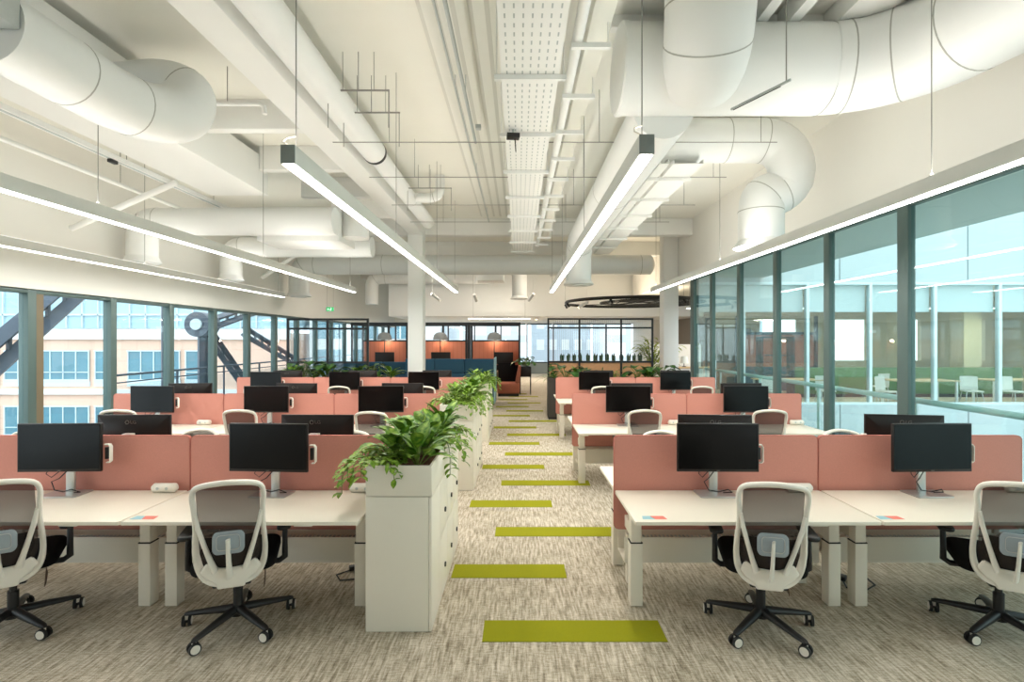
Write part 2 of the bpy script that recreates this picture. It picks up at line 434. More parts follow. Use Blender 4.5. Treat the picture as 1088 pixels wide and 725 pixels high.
def make_desk(w, mirror=False):
    """sit-stand desk, its own origin at the divider edge, user on the -Y side"""
    t = empty('sit_stand_desk')
    top = MB()
    d0, d1 = -.71, -.015
    # rounded rectangle in plan
    pl = rrect(-w/2+.006, w/2-.006, d0, d1, .012, 3)
    top.prism(pl, DZ-.025, DZ, 'Z')
    top.build('desktop', 'desk', t, bevel=.003, smooth=35)
    for s in (-1, 1):
        x = s*(w/2-.095)
        lg = MB().box(x-.043, x+.043, -.36, -.27, .004, .455).build('leg', 'deskleg', t, bevel=.004, smooth=30)
        MB().box(x-.037, x+.037, -.353, -.277, .455, DZ-.026).build('upper_column', 'deskleg', lg, bevel=.004, smooth=30)
        MB().box(x-.0435, x+.0435, -.3605, -.2695, .449, .456).build('joint_ring', 'gap', lg, smooth=0)
        MB().box(x-.05, x+.05, -.62, -.08, DZ-.055, DZ-.026).build('cantilever_bracket', 'deskleg', t, bevel=.004, smooth=30)
        MB().box(x-.02, x+.02, -.27, -.04, .46, .55).build('side_beam', 'deskleg', t, bevel=.004, smooth=30)
    MB().box(-.09, .03, -.66, -.60, DZ-.05, DZ-.026).build('control_switch', 'chairw', t, bevel=.004, loc=(w/2-.35, 0, 0))
    return t
protoL, protoR = make_desk(1.54), make_desk(1.6)
used = set()
def place(proto, *a, **k):
    if proto not in used:
        used.add(proto); o = proto
        o.location = k['loc']; o.rotation_euler = (0, 0, k.get('rz', 0) or 0)
        if k.get('label'): o['label'] = k['label']
        if k.get('group'): o['group'] = k['group']
        if k.get('scale'): o.scale = (k['scale'],)*3
        return o
    return dup(proto, **k)
for r, b, i, x0, x1, end, bank in bays():
    for face in ('near', 'far'):
        if b == 0 and i == 0 and r == 0 and face == 'near': continue
        xm = (x0+x1)/2
        o = place(protoR if b else protoL, loc=(xm, PY[r]+(-.02 if face == 'near' else .02), 0), rz=0 if face == 'near' else math.pi,
              label='cream sit-stand desk, %s row, %s, %s, %s side of the salmon divider' % (ROW[r], bank, end, face), group='sit-stand desks')
        o['category'] = 'desk'

# salmon desk dividers, each standing on posts in the cable trough
def make_divider(w, end):
    t = empty('desk_divider')
    z0, z1 = .42, 1.15
    MB().prism(rrect(-w/2+.004, w/2-.004, z0, z1, .035, 4), -.016, .016, 'Y').build('fabric_panel', 'pink', t, bevel=.006, smooth=40)
    MB().tube([(x, 0, z) for x, z in rrect(-w/2+.004, w/2-.004, z0, z1, .035, 4)], (.0035, .018), 6, closed=True, up=(0, 1, 0)).build('piping', 'pinkedge', t)
    for s in (-1, 1):
        MB().box(s*(w/2-.2)-.02, s*(w/2-.2)+.02, -.012, .012, .38, .43).build('support_post', 'deskleg', t, smooth=0)
    return t
dL, dR = make_divider(1.54, 0), make_divider(1.6, 0)
tL = empty('cable_trough'); tR = empty('cable_trough')
for t, w in ((tL, 1.54), (tR, 1.6)):
    u = MB().box(-w/2+.06, w/2-.06, -.13, .13, .205, .215).box(-w/2+.06, w/2-.06, -.13, -.12, .215, .40).box(-w/2+.06, w/2-.06, .12, .13, .215, .40)
    u.build('trough_body', 'deskleg', t, bevel=.002, smooth=30)
    # perforated lid strip
    p = MB()
    for k in range(40): p.box(-.62+.031*k, -.605+.031*k, -.118, -.06, .386, .392)
    p.build('cable_grille', 'galv', t, smooth=0)
    for s in (-1, 1): MB().box(s*(w/2-.13)-.03, s*(w/2-.13)+.03, -.03, .03, .004, .38).build('foot_post', 'deskleg', t, smooth=0)
for r, b, i, x0, x1, end, bank in bays():
    xm = (x0+x1)/2
    o = place(dR if b else dL, loc=(xm, PY[r], 0), label='salmon fabric desk divider, %s row, %s, %s' % (ROW[r], bank, end), group='salmon desk dividers')
    o['category'] = 'divider'
    o = place(tR if b else tL, loc=(xm, PY[r], 0), label='cream cable trough under the divider, %s row, %s, %s' % (ROW[r], bank, end), group='cable troughs')
    o['category'] = 'cable tray'

# monitors on white stands
def text_mesh(name, body, size, m, parent, loc, rot):
    cu = bpy.data.curves.new(name, 'FONT'); cu.body = body; cu.size = size; cu.extrude = .0006; cu.align_x = 'CENTER'; cu.align_y = 'CENTER'
    tmp = bpy.data.objects.new(name, cu); col.objects.link(tmp)
    me = bpy.data.meshes.new_from_object(tmp.evaluated_get(bpy.context.evaluated_depsgraph_get()))
    bpy.data.objects.remove(tmp)
    o = bpy.data.objects.new(name, me); col.objects.link(o); me.materials.clear(); me.materials.append(M[m])
    o.location = loc; o.rotation_euler = rot; o.parent = parent
    return o
def make_monitor():
    """screen faces -Y, origin on the desk under the stand"""
    t = empty('monitor')
    zb, zt, w = .185, .545, .302
    b = MB().box(-w, w, -.012, .012, zb, zt)
    # tapering rear housing
    vs = [(-w+.01, .012, zb+.01), (w-.01, .012, zb+.01), (w-.01, .012, zt-.01), (-w+.01, .012, zt-.01),
          (-w*.62, .05, zb+.05), (w*.62, .05, zb+.05), (w*.62, .05, zt-.12), (-w*.62, .05, zt-.12)]
    b.add(vs, [(0, 1, 5, 4), (1, 2, 6, 5), (2, 3, 7, 6), (3, 0, 4, 7), (4, 5, 6, 7)])
    b.build('monitor_shell', 'bezel', t, bevel=.002, smooth=25)
    MB().box(-w+.008, w-.008, -.0135, -.0125, zb+.02, zt-.008).build('screen', 'screen', t, smooth=0)
    MB().box(-.012, .012, -.0145, -.0125, zb+.006, zb+.012).build('badge', 'logo', t, smooth=0)
    lg = text_mesh('logo_letters', 'LG', .042, 'logo', t, (-.016, .0405, zt-.058), (R(90+18), 0, math.pi))
    MB().tube([(.034+.015*math.cos(a*.3927), .0405, zt-.058+.015*math.sin(a*.3927)) for a in range(16)], .0025, 6, closed=True).build('logo_ring', 'logo', t)
    MB().box(-.032, .032, .085, .105, .0, .40).build('stand_post', 'chrome', t, bevel=.004, smooth=30)
    MB().box(-.04, .04, .04, .09, .31, .40).build('tilt_bracket', 'chairw', t, bevel=.004, smooth=30)
    MB().prism(rrect(-.14, .14, -.05, .14, .015, 3), 0, .008, 'Z').build('stand_base', 'chrome', t, bevel=.002)
    # white arm bracket beside the screen
    br = MB().tube([(w+.004, .03, .38), (w+.035, .03, .38), (w+.045, .03, .365), (w+.045, .03, .255), (w+.035, .03, .245), (w+.018, .03, .245)], (.006, .018), 6, up=(0, 1, 0))
    br.build('arm_bracket', 'chairw', t)
    MB().box(w+.006, w+.028, .018, .045, .27, .36).build('arm_grip', 'black', t, bevel=.003)
    cb = MB().tube([(.02, .07, .2), (-.05, .05, .12), (-.09, .03, .10), (-.06, .02, .04), (.01, .01, .03), (.08, .0, .05), (.12, .03, .02), (.06, .05, .012)], .004, 6)
    cb.tube([(-.02, .06, .2), (-.1, .04, .13), (-.13, .03, .16), (-.12, .05, .2)], .003, 6)
    cb.build('cables', 'cable', t)
    return t
pm = make_monitor()
MON = []   # row, side of divider, x, dz, bank, place, yaw
for r in range(3):
    for x, e in ((-4.98, 0), (-3.43, 1), (-1.87, 2)):
        if not (r == 0 and e == 0): MON.append((r, 'near', x, 'planter bank', ENDL[e], {(0, 2): -4, (0, 1): 2, (1, 2): 4, (2, 1): 0}.get((r, e), random.uniform(-3, 3))))
    for x, e in ((1.49, 0), (3.09, 1)): MON.append((r, 'near', x, 'handrail bank', ENDR[e], {(0, 0): -1, (0, 1): 2}.get((r, e), random.uniform(-3, 3))))
    for x, e in ((-4.75, 0), (-3.21, 1), (-1.68, 2)):
        if not (r == 0 and e == 0): MON.append((r, 'far', x, 'planter bank', ENDL[e], 180+random.uniform(-5, 5)))
    for x, e in ((1.64, 0), (3.22, 1)): MON.append((r, 'far', x, 'handrail bank', ENDR[e], {(0, 1): 172}.get((r, e), 180+random.uniform(-4, 4))))
MPOS = {}
for r, s, x, bank, end, yaw in MON:
    y = PY[r]+(-.19 if s == 'near' else .26)
    o = place(pm, loc=(x, y, DZ+.001), rz=R(yaw), label='black monitor %s, %s row, %s, %s' % ('with its dark screen towards the camera' if s == 'near' else 'seen from behind, over the divider', ROW[r], bank, end), group='desk monitors')
    o['category'] = 'monitor'
    dz = 0
    if s == 'far' and r == 0: dz = -.02
    o.location.z += 0
# rounded white power hubs at the dividers
hub = empty('power_hub')
MB().tube([(-.095, 0, .034), (-.08, 0, .034), (.08, 0, .034), (.095, 0, .034)], [(.018, .018), (.036, .033), (.036, .033), (.018, .018)], 16).build('hub_body', 'chairw', hub, smooth=60)
for s in (-1, 1): MB().cyl((s*.035, -.034, .036), (s*.035, -.0375, .036), .011).build('socket', 'galv', hub)
for r in range(3):
    for b, lst in ((0, ((-4.34, 0), (-2.72, 1), (-1.2, 2))), (1, ((2.16, 0), (3.84, 1)))):
        for x, e in lst:
            if r == 0 and b == 0 and e == 0: continue
            o = place(hub, loc=(x, PY[r]-.085, DZ), label='rounded white power hub on the %s row desk, %s, %s' % (ROW[r], ('planter bank', 'handrail bank')[b], (ENDL, ENDR)[b][e]), group='power hubs')
            o['category'] = 'power hub'
# blue and coral stickers at the desk corners
for k, (x, lab) in enumerate(((-2.48, 'planter bank, planter end'), (.87, 'handrail bank, aisle end'), (2.42, 'handrail bank, handrail window end'))):
    t = empty('desk_sticker', (x, 3.375, DZ+.0005), R(0), 'small blue and coral sticker on the front row desk, '+lab, 'sticker', 'desk corner stickers')
    MB().prism([(-.06, -.03), (.02, -.03), (.0, .03), (-.05, .03)], 0, .0012, 'Z').build('blue_half', 'stickb', t, smooth=0)
    MB().prism([(.022, -.03), (.10, -.03), (.09, .03), (.002, .03)], 0, .0012, 'Z').build('coral_half', 'stickr', t, smooth=0)
# a clear tumbler on the far desk
g = MB().lathe([(.0, .0), (.027, .0), (.031, .13), (.0285, .13), (.025, .008), (0, .008)], n=20).build('tumbler', 'clear', loc=(-3.14, 4.16, DZ))
g.location = (-3.10, 4.12, DZ); g.scale = (1, 1, 3.4)
g.scale = (1, 1, 1)
bpy.data.objects.remove(g)
# phone stand boxes left out of view are not built; loose cables and a plug lie on the carpet under the desks
for k, (x, y, lab) in enumerate(((-2.35, 4.75, 'centre of the planter bank'), (-1.17, 4.2, 'beside the first planter cabinet'), (2.75, 4.1, 'handrail bank, handrail window end'), (2.0, 7.0, 'middle row, handrail bank'))):
    t = empty('floor_cable', (x, y, 0), .4*k, 'black cable with a plug lying on the carpet, '+lab, 'cable', 'cables under the desks')
    cb = MB().tube([(.0, .12, .3), (.02, .1, .12), (.03, .02, .02), (-.1, -.1, .009), (-.28, -.06, .009), (-.3, .05, .009), (-.18, .1, .009)], .006, 6)
    cb.build('cord', 'cable', t)
    MB().box(-.2, -.13, .08, .13, .004, .04).build('plug', 'black', t, bevel=.006)

# ------------------------------------------------------------------ task chairs
def yb(z):                     # depth of the reclined back
    return -.225-.19*((z-.44)/.64)**.75+.05*math.sin((z-.44)/.64*math.pi)*.2
def make_chair():
    t = empty('task_chair')
    # white outer frame
    out = [(-.08, .458), (-.135, .474), (-.178, .51), (-.203, .565), (-.213, .64), (-.211, .73), (-.205, .82), (-.208, .92), (-.215, .98), (-.206, 1.028), (-.172, 1.056), (-.09, 1.073)]
    ring = out+[(0, 1.079)]+[(-x, z) for x, z in reversed(out)]
    rp = smooth_path([Vector((x, 0, z)) for x, z in ring+ring[:1]], 3)[:-1]; ring = [(p.x, p.z) for p in rp]
    pts = [(x, yb(z)+.05*(x/.21)**2, z) for x, z in ring]
    def wd(z): return (.029 if z < .6 else .027 if z < .68 else .024 if z < .75 else .020 if z < 1.03 else .025, .016)
    # inner/outer band as an elliptical sweep
    fr = MB().tube(pts, [wd(z) for x, z in ring], 10, closed=True)
    f = fr.build('back_frame', 'chairw', t, smooth=60)
    for s in (-1, 1):
        st = [(s*.198, .885), (s*.184, .81), (s*.152, .71), (s*.118, .61), (s*.092, .54)]
        MB().tube([(x, yb(z)+.05*(x/.21)**2-.022+(.012 if z > .84 else 0), z) for x, z in st], [(.010, .012), (.015, .015), (.016, .015), (.019, .015), (.026, .015)], 10).build('back_strut', 'chairw', t, smooth=60)
    yk = MB()
    prof = [(-.19, .535), (-.15, .49), (-.095, .458), (-.085, .425), (.085, .425), (.095, .458), (.15, .49), (.19, .535), (.15, .585), (.07, .55), (-.07, .55), (-.15, .585)]
    yk.prism([(x, z) for x, z in prof], -.262, -.225, 'Y')
    yk.build('back_yoke', 'chairw', t, bevel=.012, seg=3, smooth=60)
    sp = MB().tube([(0, yb(.5)-.04, .5), (0, yb(.6)-.046, .6), (0, yb(.74)-.04, .745)], [(.026, .012), (.019, .011), (.017, .009)], 10)
    sp.build('lumbar_spine', 'chairw', t, smooth=60)
    MB().prism(rrect(-.098, .098, .655, .785, .035, 5), yb(.72)-.028, yb(.72)-.012, 'Y').build('lumbar_pad', 'lumbar', t, bevel=.005, smooth=50)
    MB().tube([(x, yb(.72)-.03, z) for x, z in rrect(-.07, .07, .68, .765, .02, 4)], .0022, 6, closed=True).build('lumbar_groove', 'chrome', t)
    # mesh of the back
    rows = []
    for k in range(13):
        z = .56+(1.065-.56)*k/12
        hw = .19 if z > .62 else .15+.04*(z-.56)/.06
        rows.append([(hw*(j/4-1), yb(z)+.05*(hw*(j/4-1)/.21)**2+.002, z) for j in range(9)])
    MB().grid(rows).build('back_mesh', 'chairmesh', t, smooth=80)
    MB().grid([[(.17*(j/4-1)*(1 if z > .6 else .85), yb(z)+.045*(.17*(j/4-1)/.21)**2+.012, z) for j in range(9)] for z in (.5, .56, .6, .65, .7, .745)]).build('lower_back_pad', 'blackfab', t, smooth=80)
    for q in t.children:                       # slim and stretch the back to its measured size
        q.scale = (.89, 1, 1.06); q.location.z = 1.057-1.08*1.06
    # seat
    st = MB()
    pl = rrect(-.245, .245, -.22, .27, .09, 6)
    st.prism(pl, .425, .50, 'Z'); st.build('seat', 'blackfab', t, bevel=.025, seg=3, smooth=60)
    MB().box(-.11, .11, -.24, .12, .36, .424).build('tilt_mechanism', 'chairblk', t, bevel=.015, smooth=40)
    MB().prism([(-.05, .25), (.0, .255), (.05, .31), (.01, .36)], .16, .163, 'X').build('swing_tag', 'tag', t, smooth=0)
    for s in (-1, 1):
        a = MB().tube([(s*.10, .0, .40), (s*.25, .0, .395), (s*.285, .0, .42), (s*.285, .0, .50), (s*.285, .01, .633)], [(.02, .016), (.02, .016), (.024, .02), (.026, .017), (.024, .016)], 10)
        ar = a.build('armrest', 'chairblk', t, smooth=60)
        MB().prism(rrect(s*.285-.043, s*.285+.043, -.12, .15, .035, 5), .633, .662, 'Z').build('arm_pad', 'black', ar, bevel=.01, smooth=50)
    lo = MB().cyl((0, 0, .085), (0, 0, .25), .03).cyl((0, 0, .25), (0, 0, .37), .02); lo.build('gas_lift', 'chairblk', t, smooth=40)
    bs = MB().cyl((0, 0, .075), (0, 0, .14), .045, .04)
    for k in range(5):
        a = R(72*k+90); d = Vector((math.cos(a), math.sin(a), 0))
        bs.tube([d*.03+Vector((0, 0, .115)), d*.18+Vector((0, 0, .10)), d*.325+Vector((0, 0, .083)), d*.345+Vector((0, 0, .078))], [(.031, .027), (.027, .021), (.021, .014), (.013, .009)], 10, up=(0, 0, 1))
    bs.build('star_base', 'chairblk', t, smooth=50)
    for k in range(5):
        a = R(72*k+90); d = Vector((math.cos(a), math.sin(a), 0)); e = Vector((math.cos(a+1.1+.8*k), math.sin(a+1.1+.8*k), 0))
        p = d*.333+Vector((0, 0, .036)); ax = Vector((-e.y, e.x, 0))
        w = MB()
        for s in (-1, 1): w.cyl(p+ax*(s*.010), p+ax*(s*.027), .036, .034, 18)
        w.cyl(p-ax*.012, p+ax*.012, .014); w.cyl(p+Vector((0, 0, .01)), p+Vector((0, 0, .05)), .008)
        c = w.build('caster', 'tyre', t, smooth=40)
        h = MB()
        for s in (-1, 1): h.cyl(p+ax*(s*.024), p+ax*(s*.0295), .028, .026, 18)
        h.box(p.x-.011, p.x+.011, p.y-.011, p.y+.011, .03, .07)
        h.build('wheel_hub', 'chairw', c, smooth=40)
    return t
pc = make_chair()
CH = [(-3.33, 3.38, 33, 0, 'front row, planter bank, centre place', 0), (-1.87, 3.42, 20, 0, 'front row, planter bank, planter end', 20),
      (1.60, 3.39, -14, 0, 'front row, handrail bank, aisle end', 0), (3.135, 3.35, -28, 0, 'front row, handrail bank, handrail window end', 36)]
for r in (1, 2):
    dy = PY[r]-PY[0]
    CH += [(-4.95+.05*r, 3.41+dy, 10, 0, ROW[r]+' row, planter bank, brick-view window end', 15), (-3.38+.1*(r-1), 3.41+dy, 2, 0, ROW[r]+' row, planter bank, centre place', 40),
           (-1.73+.02*r, 3.25+dy if r == 1 else 3.41+dy, -4, 0, ROW[r]+' row, planter bank, planter end', 60), (1.54, 3.40+dy, -3, 0, ROW[r]+' row, handrail bank, aisle end', 10),
           (3.07+.3*(r-1), 3.40+dy, -6, 0, ROW[r]+' row, handrail bank, handrail window end', 50)]
CH += [(-5.15, 5.0, 175, -.11, 'behind the front row dividers, planter bank, brick-view window end', 0), (-3.36, 5.05, 180, -.11, 'behind the front row dividers, planter bank, centre place', 30),
       (-1.75, 5.1, 185, -.14, 'behind the front row dividers, planter bank, planter end', 50), (1.5, 5.1, 178, -.14, 'behind the front row dividers, handrail bank, aisle end', 20),
       (3.38, 5.0, 180, -.11, 'behind the front row dividers, handrail bank, handrail window end', 40)]
for x, y, yaw, drop, lab, spin in CH:
    o = place(pc, loc=(x, y, 0), rz=R(yaw), label='white-framed mesh task chair, '+lab, group='task chairs')
    o['category'] = 'chair'
    if drop:
        for k in o.children:
            if not (k.name.startswith('caster') or k.name.startswith('star_base')): k.location.z += drop

# ------------------------------------------------------------------ planter cabinets down the aisle
PC = [3.335, 6.47, 9.605]
def make_cabinet():
    t = empty('storage_cabinet')
    x0, x1, L, h = -.995, -.585, 1.46, .88
    MB().box(x0, x1, 0, L, .002, h-.002).build('carcass', 'cab', t, bevel=.002, smooth=30)
    MB().box(x1+.002, x1+.02, .0, .36, .004, h-.004).build('end_panel', 'cab', t, bevel=.002, smooth=30)
    w = (L-.365)/3
    for k in range(3):
        a = .365+w*k
        for z0, z1 in ((.006, .455), (.46, h-.004)):
            d = MB().box(x1+.002, x1+.02, a+.003, a+w-.003, z0, z1).build('door', 'cab', t, bevel=.002, smooth=30)
            MB().cyl((x1+.016, a+w*.62, z1-.27), (x1+.03, a+w*.62, z1-.27), .019).build('knob', 'black', d)
    return t
pcab = make_cabinet()
def make_trough():
    t = empty('planter_box')
    x0, x1, L, z0, z1 = -.995, -.565, 1.46, .88, 1.081
    b = MB().box(x0+.012, x1-.012, .012, L-.012, z0, z0+.012)
    b.box(x0, x1, 0, .018, z0+.003, z1).box(x0, x1, L-.018, L, z0+.003, z1).box(x0, x0+.018, .018, L-.018, z0+.003, z1).box(x1-.018, x1, .018, L-.018, z0+.003, z1)
    b.build('box_shell', 'cab', t, bevel=.002, smooth=30)
    rows = [[(x0+.018+(x1-x0-.036)*i/10, .018+(L-.036)*j/30, z1-.035+random.uniform(-.012, .015)) for i in range(11)] for j in range(31)]
    MB().grid(rows).build('mulch', 'soil', t)
    return t
ptr = make_trough()
for r in range(3):
    o = place(pcab, loc=(0, PC[r], 0), label='cream storage cabinet with black knobs along the aisle, %s row end' % ROW[r], group='aisle storage cabinets'); o['category'] = 'cabinet'
    o = place(ptr, loc=(0, PC[r], 0), label='cream planter box full of leafy plants on the %s row cabinet' % ROW[r], group='aisle planter boxes'); o['category'] = 'planter'

def plant(kind, seed, name):
    rnd = random.Random(seed); f, st = MB(), MB()
    if kind == 'broad':
        for k in range(15):
            az = k*2.4+rnd.uniform(-.3, .3); el = rnd.uniform(.55, 1.35); L = rnd.uniform(.06, .15)
            d = Vector((math.cos(az)*math.cos(el), math.sin(az)*math.cos(el), math.sin(el)))
            b = d*L; st.tube([(0, 0, -.03), b], .004, 5)
            f.leaf(b, az, el-.1, rnd.uniform(.17, .25), rnd.uniform(.08, .115), rnd.uniform(.4, 1.3))
    elif kind == 'trail':
        for k in range(9):
            az = k*.7+rnd.uniform(-.3, .3); pts = [Vector((0, 0, 0))]; e = 1.0; n = rnd.randint(6, 10)
            for j in range(n):
                e -= .34; d = Vector((math.cos(az)*math.cos(e), math.sin(az)*math.cos(e), math.sin(e))) if e > -1.45 else Vector((0, 0, -1))
                pts.append(pts[-1]+d*.045)
                for q in (-1, 1): f.leaf(pts[-1], az+q*rnd.uniform(.5, 1.2), rnd.uniform(-.3, .7), rnd.uniform(.06, .10), rnd.uniform(.03, .045), .9, 3)
            st.tube(pts, .003, 5)
    elif kind == 'sword':
        for k in range(24):
            az = k*2.4; el = rnd.uniform(.5, 1.4)
            f.leaf((rnd.uniform(-.02, .02), rnd.uniform(-.02, .02), 0), az, el, rnd.uniform(.22, .38), rnd.uniform(.022, .035), rnd.uniform(.8, 1.9))
        st.tube([(0, 0, -.03), (0, 0, .06)], .012, 6)
    elif kind == 'bush':
        for k in range(44):
            az = rnd.uniform(0, 6.28); el = rnd.uniform(.1, 1.4); L = rnd.uniform(.05, .22)
            d = Vector((math.cos(az)*math.cos(el), math.sin(az)*math.cos(el), math.sin(el))); b = d*L
            st.tube([(0, 0, -.02), b], .0025, 4)
            f.leaf(b, az+rnd.uniform(-.5, .5), el-.2, rnd.uniform(.07, .13), rnd.uniform(.03, .05), 1.0, 3)
    elif kind == 'monstera':
        for k in range(11):
            az = k*2.4; el = rnd.uniform(.7, 1.35); L = rnd.uniform(.15, .34)
            d = Vector((math.cos(az)*math.cos(el), math.sin(az)*math.cos(el), math.sin(el))); b = d*L
            st.tube([(0, 0, -.03), b*.5+Vector((0, 0, .03)), b], .006, 5)
            f.leaf(b, az, el-.5, rnd.uniform(.2, .3), rnd.uniform(.14, .2), 1.2)
    elif kind == 'cactus':
        for k in range(5):
            x, y = rnd.uniform(-.05, .05), rnd.uniform(-.03, .03); f.tube([(x, y, -.01), (x*1.2, y*1.2, rnd.uniform(.07, .13)), (x*1.3, y*1.3, rnd.uniform(.13, .2))], [.022, .026, .008], 7)
        st.tube([(0, 0, -.03), (0, 0, .01)], .03, 6)
    elif kind == 'palm':
        for k in range(26):
            az = k*2.4; el = rnd.uniform(.7, 1.5); b0 = Vector((0, 0, rnd.uniform(0, .5)))
            d = Vector((math.cos(az)*math.cos(el), math.sin(az)*math.cos(el), math.sin(el))); L = rnd.uniform(.2, .6); tip = b0+d*L; st.tube([b0, tip], .006, 5)
            for q in range(6): f.leaf(b0+d*(L*(.5+q*.1)), az+(-1)**q*.7, el-.3, rnd.uniform(.18, .3), .05, 1.1, 4)
    m = {'broad': 'leaf1', 'trail': 'leaf2', 'sword': 'leaf4', 'bush': 'leaf2', 'monstera': 'leaf3', 'cactus': 'leaf3', 'palm': 'leaf5'}[kind]
    o = f.build(name, m, attr=True, smooth=60)
    st.build('stems', 'stem', o)
    return o
broad = [plant('broad', s, 'broad_leaf_plant') for s in (1, 2)]
trail = [plant('trail', s, 'trailing_plant') for s in (3, 4)]
bush = [plant('bush', s, 'bushy_plant') for s in (5, 6)]
sword = plant('sword', 8, 'dracaena'); mon = plant('monstera', 9, 'monstera'); cac = plant('cactus', 10, 'cactus'); palm = plant('palm', 12, 'kentia_palm')
RN = ['front', 'middle', 'back']
rnd = random.Random(3)
for r in range(3):
    zt = 1.05
    nb = 0
    for k in range(9):
        y = PC[r]+.17+.142*k; x = -.78+(-.09 if k % 2 else .09)
        kind = broad[k % 2] if r < 1 or k > 4 else (bush[k % 2] if r == 1 else bush[(k+1) % 2])
        if r == 2: kind = bush[k % 2]
        o = place(kind, loc=(x, y, zt), rz=rnd.uniform(0, 6.28), scale=rnd.uniform(.82, 1.08),
                  label='%s, %s from the camera in the %s row planter box' % ('variegated broad-leaf plant' if kind in broad else 'light green bushy plant', ORD[k], RN[r]), group='plants in the aisle planters')
        o['category'] = 'plant'
    for k, (dx, dy) in enumerate(((-.19, .08), (-.2, .36), (-.2, .95), (.17, .75), (.17, 1.25))):
        if k == 0 and r: dx = .12
        o = place(trail[k % 2], loc=(-.78+dx, PC[r]+dy, zt+.03), rz=rnd.uniform(0, 6.28), scale=.9,
                  label='trailing vine spilling over the %s row planter box, %s from the camera, %s side' % (RN[r], ORD[k], 'desk' if dx < 0 else 'aisle'), group='plants in the aisle planters')
        o['category'] = 'plant'

# lime carpet planks inlaid across the aisle
for k in range(18):
    y = 3.225+.8665*k
    x0, x1 = (-.23, .94) if k % 2 == 0 else (-.54, .385)
    if k in (3,): x0 = -.56
    if y > 12: x0, x1 = x0-.1, x1-.1
    if y > 12.2 and k % 2 == 0: x1 = .66
    o = MB().box(x0, x1, y, y+.245, -.004, .004).build('carpet_plank', 'lime', smooth=0)
    tag(o, 'lime green carpet plank across the aisle, %s from the camera' % ORD[k], 'carpet plank', 'lime carpet planks along the aisle')
# ------------------------------------------------------------------ pendant lamps
LZ = 3.0
LAMPS = [(-6.05, 'hung along the brick-view windows'), (-3.8, 'above the centre of the planter bank'), (-1.44, 'beside the aisle over the planter bank'),
         (.76, 'beside the aisle over the handrail bank'), (3.1, 'hung in front of the head of the tall glass wall')]
for x, lab in LAMPS:
    y0 = {-1.44: 3.2, .76: 3.04, 3.1: .3}.get(x, .4); y1 = 11.87
    if x == -6.05: y1 = 13.2
    t = empty('pendant_lamp', (x, 0, 0), 0, 'long white linear pendant lamp '+lab, 'lamp', 'linear pendant lamps')
    MB().box(-.045, .045, y0, y1, LZ+.004, LZ+.12).build('lamp_body', 'lamp', t, bevel=.003, smooth=30)
    MB().box(-.038, .038, y0+.012, y1-.012, LZ-.002, LZ+.003).build('diffuser', 'tube', t, smooth=0)
    MB().box(-.03, .03, y0+.02, y1-.02, LZ+.1205, LZ+.124).build('uplight', 'uplight', t, smooth=0)
    for ye in (y0, y1): MB().box(-.045, .045, ye-.004, ye+.004, LZ+.003, LZ+.12).build('end_cap', 'lampend', t, bevel=.002, smooth=30)
    ws = [.42, 3.85, 7.9, 11.57] if x == 3.1 else [y0+.12, (y0+y1)/2-1.5, (y0+y1)/2+1.5, y1-.3]
    for yw in ws:
        top = CZ-.002
        if x == -3.8 and 3.5 < yw < 5.6: top = 3.844
        w = MB().cyl((0, yw, LZ+.12), (0, yw, top), .004, n=6); w.cyl((0, yw, LZ+.12), (0, yw, LZ+.15), .012, n=10)
        w.build('suspension_wire', 'wire', t)
    if x in (-1.44, .76):
        MB().tube([(0, y0+.12, LZ+.22), (-.05, y0+.1, LZ+.2), (-.06, y0+.06, LZ+.16), (-.02, y0+.05, LZ+.135), (.02, y0+.07, LZ+.122)], .005, 6).build('power_flex', 'chairw', t)

# ------------------------------------------------------------------ ventilation ducts
def elbow(c0, c1, c2, r, n=10):
    """path corner: from c0 to c2 around c1 with bend radius r"""
    c0, c1, c2 = map(Vector, (c0, c1, c2)); a, b = (c0-c1).normalized(), (c2-c1).normalized()
    out = []
    for i in range(n+1):
        t = i/n; p = c1+a*r*(1-t)**2+b*r*t**2
        out.append(p)
    return out
def duct(name, label, path, r, seams=(), m='duct', flare=None, n=32, ring=None):
    t = empty(name, path[0], 0, label, 'duct', 'round ventilation ducts')
    o = Vector(path[0]); P = [Vector(p)-o for p in path]
    MB().tube(P, r, n).build('duct_run', m, t, smooth=50)
    for i in seams:
        i = int(i*(len(P)-1)); d = (P[min(i+1, len(P)-1)]-P[max(i-1, 0)]).normalized(); q = r[i] if isinstance(r, list) else r
        MB().tube([P[i]-d*.006, P[i]+d*.006], q*1.006, n).build('seam', 'seam', t, smooth=50)
    if flare:
        e = P[-1]
        prof = [(r*.98, .12), (r*1.0, .1), (r*1.18, .02), (r*1.2, 0), (r*1.12, -.012), (0, -.012)]
        MB().lathe(prof, e, n).build('outlet_collar', m, t, smooth=40)
        MB().lathe([(r*.8, -.0125), (r*.8, -.03), (r*.5, -.03), (r*.5, -.022), (0, -.022)], e, n).build('outlet_disc', 'white', t, smooth=40)
    return t
t = empty('ventilation_plenum', (-4.05, 3.05, 4.05), 0, 'riveted grey plenum box feeding the hooked duct over the planter bank', 'plenum box')
MB().box(-.6, .6, -.5, .5, 0, .85).build('plenum_case', 'galv', t, bevel=.006, smooth=30)
for q in range(9): MB().cyl((.55, .5, .06+.09*q), (.55, .504, .06+.09*q), .008, n=8).build('rivet', 'gap', t)
